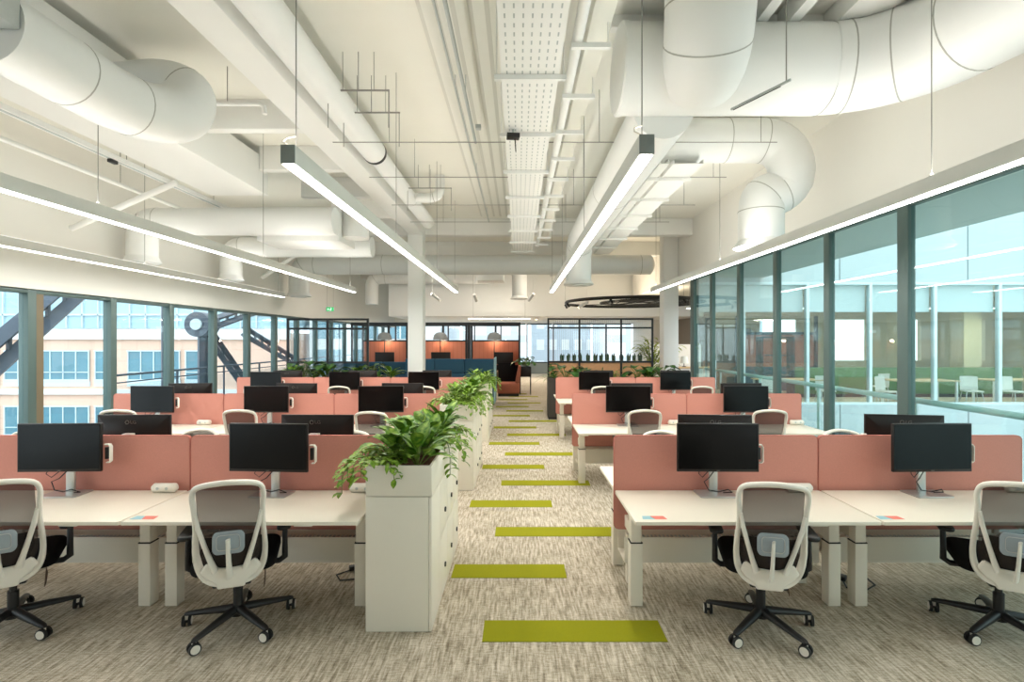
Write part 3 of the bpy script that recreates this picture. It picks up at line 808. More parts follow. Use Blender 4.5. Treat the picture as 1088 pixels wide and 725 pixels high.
# big cross duct over the handrail bank with its end cap, turning towards the tall glass wall
P = [(.98, 5.0, 4.53), (1.6, 5.0, 4.53), (2.2, 5.0, 4.53), (2.7, 5.0, 4.53)]+smooth_path([(2.95, 5.0, 4.53), (3.35, 4.86, 4.53), (3.68, 4.5, 4.53), (3.8, 4.0, 4.53)], 7)+[(3.82, 3.2, 4.53), (3.82, 2.0, 4.53), (3.82, .4, 4.53)]
d = duct('ventilation_duct', 'big round cross duct above the handrail bank with a capped end', P, .41, (.165, .26, .5, .8))
MB().lathe([(0, -.02), (.40, -.02), (.417, -.005), (.417, .05)], n=32).build('end_cap', 'duct', d, smooth=40).rotation_euler = (0, R(90), 0)
P = smooth_path([(1.70, 4.80, 4.40), (1.66, 4.55, 4.44), (1.62, 4.36, 4.66), (1.60, 4.28, 5.04)], 8)
P = [p-Vector(d.location) for p in P]
br = MB().tube(P, .37, 32).build('riser_branch', 'duct', d, smooth=50)
for i in (11, 18): q = (P[i+1]-P[i-1]).normalized(); MB().tube([P[i]-q*.006, P[i]+q*.006], .3725, 32).build('seam', 'seam', br, smooth=50)
P = [(1.47, 5.2, 4.25), (1.47, 8, 4.25)]+[(1.47, 9, 4.25), (1.47, 11, 4.25)]+elbow((1.47, 11.5, 4.25), (1.47, 12.6, 4.25), (1.47, 12.6, 3.6), .6)+[(1.47, 12.6, 3.4), (1.47, 12.6, 3.26)]
duct('ventilation_duct', 'long round duct running along the aisle over the handrail bank to a drop outlet', P, .31, (.12, .3, .45), flare=True)
P = [(1.75, 7.2, 4.7), (2.3, 7.2, 4.7), (2.9, 7.2, 4.7)]+elbow((3.0, 7.2, 4.7), (3.78, 7.2, 4.7), (3.78, 7.1, 4.2), .45)+smooth_path([(3.78, 7.16, 4.1), (3.66, 7.2, 3.98), (3.45, 7.2, 3.9), (3.4, 7.2, 3.7)], 6)+[(3.4, 7.2, 3.45), (3.4, 7.2, 3.2)]
duct('ventilation_duct', 'round duct with an S-bend dropping to an outlet near the tall glass wall', P, .3, (.07, .13, .6, .78, .97), flare=True)
P = [(-3.7, 3.56, 4.1), (-3.7, 3.8, 4.1), (-3.7, 4.2, 4.1)]+smooth_path([(-3.7, 4.6, 4.1), (-3.64, 5.0, 4.13), (-3.5, 5.3, 4.25), (-3.5, 5.42, 4.5), (-3.75, 5.42, 4.62), (-4.22, 5.42, 4.62)], 7)
duct('ventilation_duct', 'round duct with a hooked end beside the box beam over the planter bank', P, [.275]*18+[.275-.004*i for i in range(len(P)-18)], (.06, .2, .7))
P = [(-2.11, -2, 4.65), (-2.11, 3, 4.65), (-2.11, 7.5, 4.65)]
duct('ventilation_duct', 'round duct along the column beam with an open dark ring at its end', P, .17)
P = [(-2.11, 7.52, 4.65), (-2.11, 10, 4.65), (-2.11, 12, 4.65)]
o = duct('ventilation_duct', 'narrower round duct continuing along the column beam past the dark ring', P, .14, (.5,))
MB().tube([(0, -.05, 0), (0, .02, 0)], .174, 28).build('dark_ring', 'black', o, smooth=40)
P = [(-1.96, 9.8, 4.62)]+elbow((-1.92, 9.8, 4.62), (-1.5, 9.8, 4.62), (-1.5, 9.8, 4.9), .2)+[(-1.5, 9.8, CZ-.01)]
duct('ventilation_pipe', 'small white branch pipe turning up to the ceiling beside the column beam duct', P, .09, (.3,))
P = [(-6.6, 9.0, 3.26), (-6.6, 9.0, 3.6)]+elbow((-6.6, 9.0, 3.65), (-6.6, 9.0, 3.98), (-6.2, 9.0, 3.98), .3)+[(-5.6, 9, 3.98), (-4.5, 9, 3.98), (-3.2, 9, 3.98)]
t = duct('ventilation_duct', 'round duct crossing the planter bank and dropping by the brick-view windows', P[::-1], .24, (.2, .5, .75), flare=True)
P = [(-3.3, 11.6, 4.0), (-5.6, 11.6, 4.0)]+elbow((-6.2, 11.6, 4.0), (-6.5, 11.6, 4.0), (-6.5, 11.6, 3.6), .3)+[(-6.5, 11.6, 3.26)]
duct('ventilation_duct', 'second round drop duct along the brick-view windows, behind the crossing duct', P, .225, (.3, .7), flare=True)
P = [(3.9, 15.2, 4.13), (3.6, 15.2, 4.13), (0, 15.2, 4.13), (-4, 15.2, 4.13), (-6.0, 15.2, 4.13)]+elbow((-6.1, 15.2, 4.13), (-6.5, 15.2, 4.13), (-6.5, 15.2, 3.7), .35)+[(-6.5, 15.2, 3.2)]
d = duct('ventilation_duct', 'very long round duct spanning the whole room behind the desks', P, .29, (.1, .2, .3, .6), flare=True)
MB().lathe([(0, .12), (.12, .105), (.22, .06), (.29, 0)], n=28).build('end_cap', 'duct', d, smooth=60).rotation_euler = (0, R(90), 0)
P = [(-.9, 20.1, 4.35), (-2.5, 20.1, 4.35), (-5.2, 20.1, 4.35)]+elbow((-5.2, 20.1, 4.35), (-5.75, 20.1, 4.35), (-5.75, 20.1, 3.9), .4)+[(-5.75, 20.1, 3.3)]
duct('ventilation_duct', 'tan-lit round duct far back above the booths with a drop', P, .25, (.2, .5))
P = [(.03, 18.6, CZ-.01), (.03, 18.6, 4.2), (.03, 18.6, 3.4)]
duct('ventilation_duct', 'short vertical duct hanging far back over the end of the aisle', P, .27, (.4,), flare=True)
# plenum boxes on the crossing duct
def gbox(name, label, cat, m, *b, bevel=.01):
    o = MB().box(*b).build(name, m, bevel=bevel, smooth=30); return tag(o, label, cat)
t = empty('ventilation_plenum', (-4.0, 9.6, 3.7), 0, 'white plenum box with a slot grille above the planter bank', 'plenum box')
MB().box(-.75, .75, -.3, .6, 0, .62).build('plenum_case', 'white', t, bevel=.015, smooth=30)
MB().box(-.5, .3, -.31, -.3, .1, .17).build('slot_grille', 'galv', t, smooth=0)
MB().cyl((.95, 0, .1), (.95, 0, .6), .24, n=28).build('stub_duct', 'duct', t, smooth=50)
t = empty('ventilation_plenum', (1.95, 16.6, 4.0), 0, 'white angled plenum box far back above the ring lamp', 'plenum box')
MB().prism([(-.9, 0), (.9, .35), (.9, .95), (-.9, .6)], -.4, .4, 'Y').build('plenum_case', 'white', t, bevel=.01)
MB().box(-.5, .5, -.41, -.4, .22, .5).build('slot_grille', 'galv', t, smooth=0)
gbox('ventilation_plenum', 'boxy tan-lit plenum far back over the aisle', 'plenum box', 'white', -1.4, -.5, 17.2, 18.0, 3.9, 4.5)

# ------------------------------------------------------------------ cable trays, pipes and hangers
def tray(label, x0, x1, y0, y1, z, hang=1.25, over=.06, perf=True, m='white'):
    t = empty('hanging_cable_tray', ((x0+x1)/2, 0, z), 0, label, 'cable tray', 'cable trays')
    w = (x1-x0)/2
    MB().box(-w, -w+.012, y0, y1, 0, .06).box(w-.012, w, y0, y1, 0, .06).box(-w+.012, w-.012, y0, y1, 0, .006).build('tray_body', m, t, smooth=0)
    if perf:
        s = MB(); n = int((y1-y0)/.11)
        for k in range(n):
            for j in range(7):
                xx = -w+.05+(2*w-.1)*j/6
                s.box(xx-.006, xx+.006, y0+.11*k+.02, y0+.11*k+.07, -.0015, -.0002)
        s.build('tray_slots', 'galv', t, smooth=0)['kind'] = 'stuff'
    y = y0+.6
    while y < y1:
        b = MB().box(-w-over, w+over, y-.02, y+.02, -.045, -.003)
        for s in (-1, 1): b.cyl((s*(w+over-.02), y, -.05), (s*(w+over-.02), y, CZ-z-.003), .005, n=6)
        b.build('tray_hanger', m, t, smooth=0); y += hang
    return t
tray('wide perforated cable tray hung over the aisle', -.15, .35, 2.6, 13.4, 4.2)
tray('narrow cable tray hung over the handrail bank, first beside the long duct', 1.92, 2.05, 6.98, 14.3, 4.3, 1.12, .015, False)
tray('wide white cable tray hung over the handrail bank in front of the bulkhead', 2.11, 2.52, 6.98, 14.3, 4.3, 1.12, .03, False)
t = empty('ceiling_pipe', (.47, 0, 4.3), 0, 'slim white pipe running along the aisle ceiling beside the perforated tray', 'pipe')
MB().cyl((0, -1, 0), (0, 13, 0), .045).build('pipe_run', 'duct', t)
for k in range(12):
    y = 3.2+.85*k; b = MB().box(-.05, .26, y, y+.04, -.085, -.045).cyl((.24, y+.02, -.06), (.24, y+.02, CZ-4.3-.003), .005, n=6)
    b.build('pipe_bracket', 'white', t, smooth=0)
gbox('ceiling_trunking', 'pale rectangular trunking running beside the slim aisle pipe', 'trunking', 'ceil', .57, .74, -1, 12.9, 4.42, 4.58)
for k, (x, z, r, lab) in enumerate(((-.62, 4.75, .02, 'along the corrugated ceiling'), (-.74, 4.85, .012, 'thinnest one along the corrugated ceiling'))):
    o = MB().cyl((x, 1, z), (x, 7.4 if k == 0 else 12.8, z), r).build('ceiling_conduit', 'galv'); 
    tag(o, 'grey conduit '+lab, 'conduit')
    s = MB()
    for y in ((3, 6) if k == 0 else (3, 6, 9, 12)): s.cyl((x, y, z), (x, y, CZ-.045), .005, n=6)
    s.build('conduit_clip', 'galv', o)
# cross wires and drop rods that carry the grid hangers
for k, y in enumerate((6.35, 7.9, 9.3, 10.9)):
    o = MB().cyl((-2.3, y, 4.35+.06*(k % 2)), (3.2, y, 4.35+.06*(k % 2)), .006, n=6)
    for x in (-1.6, 1.0, 3.0): o.cyl((x, y, 4.35+.06*(k % 2)), (x, y, CZ-.05), .004, n=6)
    tag(o.build('hanging_cross_rod', 'wire'), 'thin cross rod under the ceiling, %s from the camera' % ORD[k], 'rod', 'thin cross rods')
def hframe(x, y, z, w, lab):
    """U-frame of thin black rod"""
    f = MB().box(x-w, x+w, y-.01, y+.01, z, z+.012)
    for s in (-1, 0, 1): f.cyl((x+s*(w-.01), y, z-.4 if s else z), (x+s*(w-.01), y, CZ-.002 if s == 0 else z+.01), .005, n=6)
    for s in (-1, 1): f.cyl((x+s*w*.5, y, z+.01), (x+s*w*.5, y, CZ-.002), .004, n=6)
    tag(f.build('hanging_rod_frame', 'wire'), lab, 'hanger frame', 'rod hanger frames')
hframe(-1.75, 5.6, 4.62, .34, 'thin rod hanger frame over the column-side duct, first from the camera')
hframe(-1.75, 6.1, 4.60, .34, 'thin rod hanger frame over the column-side duct, second from the camera')
hframe(-1.6, 9.2, 4.62, .4, 'thin rod hanger frame by the small branch pipe')
# small black sensor box under the tray and a pale one beside it
t = empty('ceiling_sensor', (-.06, 5.6, 4.1), R(6), 'small black sensor box with a dangling lead under the aisle tray', 'sensor')
MB().box(-.07, .07, -.05, .05, 0, .05).build('sensor_case', 'black', t, bevel=.006)
MB().cyl((.02, 0, 0), (.03, 0, -.14), .006, n=6).build('lead', 'cable', t)
MB().cyl((0, 0, .05), (0, 0, .1), .01, n=8).build('mount', 'galv', t)
gbox('ceiling_sensor', 'tiny pale sensor beside the black sensor box', 'sensor', 'galv', -.5, -.44, 5.95, 6.02, 4.36, 4.41, bevel=.005)
t = empty('hanging_track', (-5.35, 0, 4.28), 0, 'long white hanging track along the brick-view window wall', 'track')
MB().box(-.05, .05, .5, 9.6, 0, .06).build('track_rail', 'white', t, smooth=0)
MB().box(-.02, .02, .55, 9.55, -.004, -.0005).build('track_slot', 'galv', t, smooth=0)
for y in (1, 3, 5, 7, 9): MB().cyl((0, y, .06), (0, y, CZ-4.28-(.145 if y < 8.6 else .002)), .005, n=6).build('hanger', 'wire', t)
for y in (5.0, 6.7): MB().box(-.03, .03, y, y+.12, -.05, -.004).build('track_spot', 'black', t, bevel=.008)
o = MB().cyl((-5.9, .5, 4.2), (-5.9, 9.4, 4.2), .03).build('ceiling_pipe', 'white'); tag(o, 'thin white pipe beside the hanging track by the brick-view windows', 'pipe')
for y in (1, 3.2, 5.4, 7.6): MB().cyl((-5.9, y, 4.2), (-5.9, y, CZ-.002), .005, n=6).build('hanger', 'wire', o)
o = MB().cyl((-6.8, 7.8, 3.6), (-5.2, 7.8, 4.3), .045).build('ceiling_brace', 'white'); tag(o, 'diagonal white brace tube rising from the brick-view window wall', 'brace')
o = MB().cyl((-6.6, 13.2, 3.5), (-5.0, 13.2, 4.6), .05).build('ceiling_brace', 'white'); tag(o, 'diagonal white brace tube far along the brick-view wall', 'brace')
o = MB().tube([(-4.15, 5.9, 4.62), (-3.3, 5.9, 4.62), (-2.98, 5.9, 4.62), (-2.93, 5.9, 4.59), (-2.92, 5.9, 4.5)], .028, 10).build('ceiling_pipe', 'white')
tag(o, 'short bent white pipe beside the hooked duct end', 'pipe')
s = MB().cyl((-3.35, 5.9, 4.62), (-3.35, 5.9, CZ-.002), .005, n=6).build('hanger', 'wire', o)
t = empty('hanging_spot_bar', (2.02, 4.3, 3.95), 0, 'thin dark spot bar hanging below the big cross duct', 'spot bar')
MB().tube([(-.13, .25, 0), (.14, -.22, .02)], (.018, .012), 8).build('bar', 'galv', t)
MB().tube([(-.12, .235, -.013), (.1, -.15, .003)], (.01, .004), 6).build('slot', 'black', t)
MB().cyl((.12, -.2, .02), (.12, -.2, 1.098), .005, n=6).build('suspension_wire', 'wire', t)

# ------------------------------------------------------------------ far end: planters, screens, booths, seating
t = empty('long_planter', (0, 12.25, 0), 0, 'long charcoal planter trough behind the back row, handrail bank', 'planter')
def long_planter(t, x0, x1):
    MB().box(x0, x1, 0, .02, 0.06, .99).box(x0, x1, .40, .42, .06, .99).box(x0, x0+.02, .02, .4, .06, .99).box(x1-.02, x1, .02, .4, .06, .99).box(x0+.02, x1-.02, .02, .4, .06, .1).build('trough_shell', 'char', t, smooth=0)
    MB().box(x0+.02, x1-.02, .03, .39, 0, .06).build('plinth', 'gap', t, smooth=0)
    MB().grid([[(x0+.02+(x1-x0-.04)*i/40, .02+.38*j/4, .93+random.uniform(-.01, .01)) for i in range(41)] for j in range(5)]).build('mulch', 'soil', t)
long_planter(t, .70, 3.95)
t = empty('long_planter', (0, 12.25, 0), 0, 'long charcoal planter trough behind the back row, planter bank', 'planter')
long_planter(t, -5.6, -2.95)
rnd = random.Random(11)
for k in range(11):
    x = .86+.29*k; kd = [sword, mon, broad[0], mon, sword, bush[0]][k % 6] if k else sword
    o = place(kd, loc=(x, 12.47, .94), rz=rnd.uniform(0, 6), scale=1.45 if k == 0 else rnd.uniform(1.0, 1.3), label='dark leafy plant in the charcoal planter, handrail bank, %s from the aisle' % ORD[k], group='plants in the charcoal planters'); o['category'] = 'plant'
for k in range(10):
    x = -3.1-.27*k; kd = [broad[1], sword, mon][k % 3]
    o = place(kd, loc=(x, 12.47, .94), rz=rnd.uniform(0, 6), scale=rnd.uniform(1.25, 1.6), label='dark leafy plant in the charcoal planter, planter bank, %s from the column' % ORD[k], group='plants in the charcoal planters'); o['category'] = 'plant'
# string screen with cactus ledge
t = empty('string_screen', (0, 14.5, 0), 0, 'black steel screen strung with vertical wires above a plywood base', 'screen')
xs = [.84, 1.72, 2.9, 3.78]
for x in xs: MB().box(x-.025, x+.025, -.025, .025, 0, 2.52).build('screen_post', 'blackmetal', t, smooth=0)
for z in (2.47, 2.22, 1.26): MB().box(xs[0]+.025, xs[-1]-.025, -.022, .022, z, z+.05).build('screen_rail', 'blackmetal', t, smooth=0)
s = MB()
for k in range(54):
    x = xs[0]+.05+.0535*k; s.cyl((x, 0, 1.31), (x, 0, 2.47), .0035, n=5)
so = s.build('screen_string', 'wire', t); so['kind'] = 'stuff'
MB().box(xs[0]+.03, xs[-1]-.03, .03, .36, .05, 1.2).build('plywood_box', 'ply', t, smooth=0)
MB().box(xs[0]+.03, xs[-1]-.03, .03, .36, 1.2, 1.3).build('ledge_trough', 'ply', t, smooth=0)
for k in range(13):
    x = 1.22+.19*k
    o = place(cac, loc=(x, 14.68, 1.32), rz=k*1.3, scale=1.05, label='small dark cactus on the ledge of the string screen, %s from the aisle' % ORD[k], group='cacti on the screen ledge'); o['category'] = 'plant'
o = place(palm, loc=(4.08, 15.7, .52), rz=.4, scale=1.6, label='yellow-green kentia palm between the string screen and the column', group=None); o['category'] = 'plant'
t = empty('plant_pot', (4.08, 15.7, 0), 0, 'tall terracotta pot under the yellow-green palm', 'pot')
MB().lathe([(0, 0), (.17, 0), (.24, .5), (.24, .56), (.215, .56), (.2, .5), (0, .5)], n=24).build('pot_body', 'ply', t, smooth=40)
# glazed black partition on the planter side
t = empty('glazed_partition', (0, 14.9, 0), 0, 'black-framed glazed partition near the brick-view windows', 'partition')
xs = [-6.7, -5.55, -4.38]
for x in xs: MB().box(x-.03, x+.03, -.03, .03, 0, 2.53).build('partition_post', 'blackmetal', t, smooth=0)
for z in (2.47, 2.2, 1.22): MB().box(xs[0]+.03, xs[-1]-.03, -.028, .028, z, z+.06).build('partition_rail', 'blackmetal', t, smooth=0)
for a, b in ((0, 1), (1, 2)): MB().box(xs[a]+.03, xs[b]-.03, -.004, .004, .05, 2.2).build('glass_pane', 'glassP', t, smooth=0)
# booths: black frames, orange backs, dome lamps, desks and screens
BX = [-6.0, -3.95, -1.83, .07]
for k in range(3):
    x0, x1 = BX[k], BX[k+1]; w = x1-x0
    lab = ['nearest the glazed partition', 'in the middle of the run', 'at the aisle end of the run'][k].replace('nearest', 'next to')
    t = empty('work_booth', (x0, 18.35, 0), 0, 'black-framed work booth with an orange channelled back, '+lab, 'booth', 'work booths')
    for x in (.04, w-.04):
        for y in (.0, 1.3): MB().box(x-.035, x+.035, y-.035, y+.035, 0, 2.43).build('frame_post', 'blackmetal', t, smooth=0)
    MB().box(0, w, -.04, .04, 2.43, 2.53).box(0, w, 1.26, 1.34, 2.43, 2.53).box(0, .08, .04, 1.26, 2.43, 2.53).box(w-.08, w, .04, 1.26, 2.43, 2.53).build('top_frame', 'blackmetal', t, smooth=0)
    MB().box(.07, w-.07, 1.28, 1.33, 1.84, 1.9).build('back_rail', 'blackmetal', t, smooth=0)
    MB().box(w/2-.04, w/2+.04, 1.27, 1.33, 1.9, 2.43).build('mid_post', 'blackmetal', t, smooth=0)
    MB().box(.075, w-.075, 1.285, 1.325, .95, 1.84).build('back_panel', 'orange', t, smooth=0)
    MB().box(.075, w-.075, 1.285, 1.325, .05, .95).build('lower_panel', 'blackfab', t, smooth=0)
    if k == 2: MB().box(w-.03, w-.005, .04, 1.26, .05, 1.84).build('side_panel', 'orange', t, smooth=0)
    MB().box(.2, w-.75, .75, 1.25, .71, .74).box(.25, .31, .9, 1.2, 0, .71).box(w-.86, w-.8, .9, 1.2, 0, .71).build('booth_desk', 'wood', t, smooth=0)
    t2 = empty('dome_lamp', (x0+w/2-.03, 19.15, .741), 0, 'grey felt dome lamp, booth '+lab, 'lamp', 'dome lamps')
    MB().lathe([(.27, 1.17), (.265, 1.24), (.235, 1.34), (.16, 1.42), (.05, 1.45), (0, 1.45), (0, 1.435), (.15, 1.405), (.22, 1.33), (.25, 1.24), (.255, 1.17), (.27, 1.17)], n=28).build('lamp_shade', 'felt', t2, smooth=50)
    MB().cyl((0, 0, .01), (0, 0, 1.43), .018).build('lamp_post', 'black', t2); MB().lathe([(0, 0), (.1, 0), (.1, .015), (0, .015)], n=20).build('lamp_base', 'black', t2)
    MB().lathe([(0, 1.26), (.04, 1.28), (.05, 1.32), (.03, 1.37), (0, 1.38)], (.03, 0, 0), n=14).build('bulb', 'warmglow', t2)
    li = bpy.data.lights.new('booth_bulb', 'POINT'); li.energy = 14; li.color = (1, .72, .48); li.shadow_soft_size = .06
    lo = bpy.data.objects.new('booth_bulb', li); col.objects.link(lo); lo.location = (x0+w/2-.03, 19.35, 1.88)
    t3 = empty('booth_monitor', (x0+w/2+.32 if k == 2 else x0+w/2, 18.75, 0), 0, 'black monitor on the desk of the booth '+lab, 'monitor', 'booth monitors')
    MB().box(-.36, .36, .3, .33, 1.0, 1.45).build('monitor_shell', 'bezel', t3, bevel=.004); MB().box(-.03, .03, .33, .36, .745, 1.2).build('stand_post', 'black', t3, smooth=0)
    MB().box(-.12, .12, .26, .42, .741, .75).build('stand_base', 'black', t3, smooth=0)
# high-back sofas and the terracotta bench
def sofa(x0, x1, y, ht, label, m='blue'):
    t = empty('highback_sofa', (x0, y, 0), 0, label, 'sofa', 'high-back sofas'); w = x1-x0
    MB().box(0, w, .55, .9, .12, .44).build('seat', m, t, bevel=.05, seg=3, smooth=50)
    MB().box(0, w, .1, .95, .0, .118).build('base', 'gap', t, smooth=0)
    n = max(2, round(w/.85))
    for k in range(n):
        a, b = w*k/n, w*(k+1)/n
        for j in range(3):
            z0 = .12+(ht-.12)*j/3; z1 = .12+(ht-.12)*(j+1)/3
            MB().box(a+.004, b-.004, .0, .16, z0, z1-.006).build('back_cushion', m, t, bevel=.03, seg=3, smooth=50)
    return t
t = sofa(-3.3, -.72, 14.9, 1.36, 'navy blue high-back sofa behind the column, facing the booths')
MB().box(2.58, 2.62, -.02, .95, .05, 1.38).build('end_panel', 'bluelight', t, bevel=.01)
sofa(-5.7, -3.4, 15.6, 1.24, 'navy blue high-back sofa behind the glazed partition')
t = empty('booth_bench', (-.72, 17.2, 0), 0, 'terracotta upholstered bench seat beside the aisle booth', 'bench')
MB().box(0, .76, 0, .8, .1, .45).build('seat', 'terracotta', t, bevel=.05, seg=3, smooth=50)
MB().prism([(.60, .45), (.76, .45), (.80, 1.02), (.72, 1.04)], 0, .8, 'Y').build('backrest', 'terracotta', t, bevel=.03, smooth=50)
MB().box(.03, .73, .03, .77, 0, .1).build('plinth', 'gap', t, smooth=0)
MB().box(.0, .6, .74, .8, .45, 1.1).build('side_wing', 'blackfab', t, bevel=.01)
t = empty('side_table', (-1.02, 16.7, 0), 0, 'small oak-topped side table between the sofa and the bench', 'table')
MB().box(-.3, .3, -.25, .25, .82, .85).build('table_top', 'wood', t, bevel=.004); MB().box(-.2, .18, -.18, .18, 0, .82).build('pedestal', 'black', t, smooth=0)
t = empty('plant_stand', (.24, 18.0, 0), 0, 'black stand holding a dark leafy plant at the end of the booths', 'plant stand')
MB().box(-.2, .2, -.2, .2, .62, .98).build('stand_box', 'black', t, bevel=.005)
for sx in (-1, 1):
    for sy in (-1, 1): MB().box(sx*.18-.015, sx*.18+.015, sy*.18-.015, sy*.18+.015, 0, .62).build('leg', 'blackmetal', t, smooth=0)
for k, s in enumerate((1.15, 1.0)):
    o = place(mon, loc=(.24+.1*k-.05, 18.0, .97), rz=1+2*k, scale=s, label=['taller', 'shorter'][k]+' dark leafy plant in the black stand at the end of the booths'); o['category'] = 'plant'
# ring lamp over the lounge
t = empty('ring_pendant', (3.9, 17.5, 3.18), 0, 'large black ring pendant with a rod lattice and small spots over the lounge', 'lamp')
rr = 2.3
MB().tube([(rr*math.cos(2*math.pi*k/72), rr*math.sin(2*math.pi*k/72), 0) for k in range(72)], (.03, .05), 4, closed=True, up=(0, 0, 1)).build('ring_rim', 'blackmetal', t, smooth=30)
MB().tube([(1.6*math.cos(2*math.pi*k/48)+.5, 1.6*math.sin(2*math.pi*k/48), 0) for k in range(48)], .02, 6, closed=True).build('inner_ring', 'blackmetal', t)
g = MB(); rnd = random.Random(5)
for k in range(46):
    a, b = rnd.uniform(0, 6.28), rnd.uniform(0, 6.28)
    g.cyl((1.6*math.cos(a)+.5, 1.6*math.sin(a), rnd.uniform(-.02, .02)), (1.6*math.cos(b)+.5, 1.6*math.sin(b), rnd.uniform(-.02, .02)), .012, n=6)
for a in (.4, 2.5, 4.3): g.cyl((rr*math.cos(a), rr*math.sin(a), 0), (1.6*math.cos(a)+.5, 1.6*math.sin(a), 0), .012, n=6)
g.build('rod_lattice', 'blackmetal', t)
for a in (3.0, 3.3, 4.2, 5.2): MB().cyl((rr*math.cos(a), rr*math.sin(a), -.05), (rr*math.cos(a)+.06, rr*math.sin(a)-.05, -.17), .04).build('spot_head', 'black', t)
for a in (1, 3.1, 5.2): MB().cyl((rr*math.cos(a), rr*math.sin(a), .06), (rr*math.cos(a), rr*math.sin(a), CZ-3.18-.002), .005, n=6).build('suspension_wire', 'wire', t)
# tilted tube spots and downlights
SP = [(-2.75, 17.0, 3.33, 'far back beside the column'), (-1.45, 17.2, 3.32, 'far back over the booths'), (.42, 17.0, 3.32, 'over the far end of the aisle'), (2.1, 16.6, 3.05, 'behind the ring pendant')]
for k, (x, y, z, lab) in enumerate(SP):
    t = empty('hanging_spot', (x, y, z), R(40*k), 'white tube spot lamp hanging '+lab, 'spot lamp', 'tube spots')
    a, b = Vector((-.12, -.1, .1)), Vector((.12, .1, -.1))
    MB().cyl(a, b, .05).build('spot_body', 'white', t); MB().cyl(b, b+(b-a).normalized()*.006, .042).build('spot_lens', 'spotglow', t)
    MB().cyl((-.1, -.08, .1), (-.1, -.08, CZ-z-.002), .012, n=8).build('drop_rod', 'white', t)
for k, (x, y) in enumerate(((-1.7, 22.2), (-.75, 22.6), (.78, 22.6), (1.9, 22.0), (3.1, 22.4))):
    t = empty('ceiling_downlight', (x, y, 2.85), 0, 'small round downlight in the far dropped ceiling, %s across from the booths' % ORD[k], 'downlight', 'far downlights')
    MB().cyl((0, 0, -.05), (0, 0, -.002), .06).build('downlight_rim', 'white', t); MB().cyl((0, 0, -.055), (0, 0, -.05), .05).build('downlight_lens', 'spotglow', t)
t = empty('pendant_lamp', (-.75, 19.8, 2.72), 0, 'short linear lamp across the front of the far dropped ceiling', 'lamp')
MB().box(-1.2, 1.2, -.04, .04, 0, .06).build('lamp_body', 'lamp', t, smooth=0); MB().box(-1.19, 1.19, -.035, .035, -.006, -.0005).build('diffuser', 'tube', t, smooth=0)
for s in (-1, 1): MB().cyl((s*1.0, 0, .06), (s*1.0, 0, CZ-2.72-.002), .005, n=6).build('suspension_wire', 'wire', t)
t = empty('hanging_exit_sign', (-5.95, 16.2, 2.8), R(0), 'small green exit sign hanging near the brick-view windows', 'exit sign')
t.scale = (.5, .5, .5)
MB().box(-.26, .26, -.02, .02, 0, .3).build('sign_case', 'white', t, bevel=.004); MB().box(-.23, .23, -.024, -.0205, .03, .27).build('sign_face', 'exitg', t, smooth=0)
m = MB().cyl((.06, -.0255, .22), (.06, -.0245, .22), .025).tube([(.06, -.025, .19), (.02, -.025, .13), (.06, -.025, .09), (.04, -.025, .05)], .012, 6).tube([(.02, -.025, .13), (-.04, -.025, .06)], .012, 6).tube([(.05, -.025, .18), (.11, -.025, .14)], .009, 6)
m.prism([(-.18, .15), (-.12, .2), (-.12, .165), (-.05, .165), (-.05, .135), (-.12, .135), (-.12, .1)], -.0255, -.0245, 'Y')
m.build('running_figure_symbol', 'exitw', t, smooth=0)
for s in (-1, 1): MB().cyl((s*.2, 0, .3), (s*.2, 0, (CZ-2.8)/.5-.004), .005, n=6).build('suspension_wire', 'wire', t)
# taupe cabinet wall and chair beyond the column
struct('wall_lounge', box(7.7, 9.0, 19.85, 19.99, 0, 2.35), 'tangrey', smooth=0)
ww = MB().box(7.7, 19, 20.0, 20.2, 2.7, 3.6).box(9.0, 19, 20.0, 20.2, 0, 1.1)
for a, b in ((7.7, 9.4), (10.9, 12.2), (13.6, 14.6), (15.7, 17.0), (18.2, 19)): ww.box(a, b, 20.0, 20.2, 1.1, 2.7)
struct('wall_wing', ww, 'tan', smooth=0)
struct('wall_wing_end', box(18.8, 19, 13.6, 19.9, 0, 3.6), 'tan', smooth=0)
t = empty('lounge_counter', (5.6, 17.2, 0), 0, 'pale oak counter beyond the white column', 'counter')
MB().box(-.9, .9, -.3, .3, .96, 1.0).build('counter_top', 'wood', t, bevel=.004); MB().box(-.85, .85, -.25, .25, 0, .96).build('counter_base', 'white', t, bevel=.004)
t = empty('table_lamp', (5.55, 17.2, 1.0), 0, 'small pale-shaded lamp standing on the oak counter', 'lamp')
MB().lathe([(.14, .12), (.1, .36), (.095, .36), (.135, .12)], n=24).build('lamp_shade', 'blind', t); MB().lathe([(0, 0), (.07, 0), (.06, .02), (.012, .03), (.012, .3), (0, .3)], n=16).build('lamp_base', 'black', t)
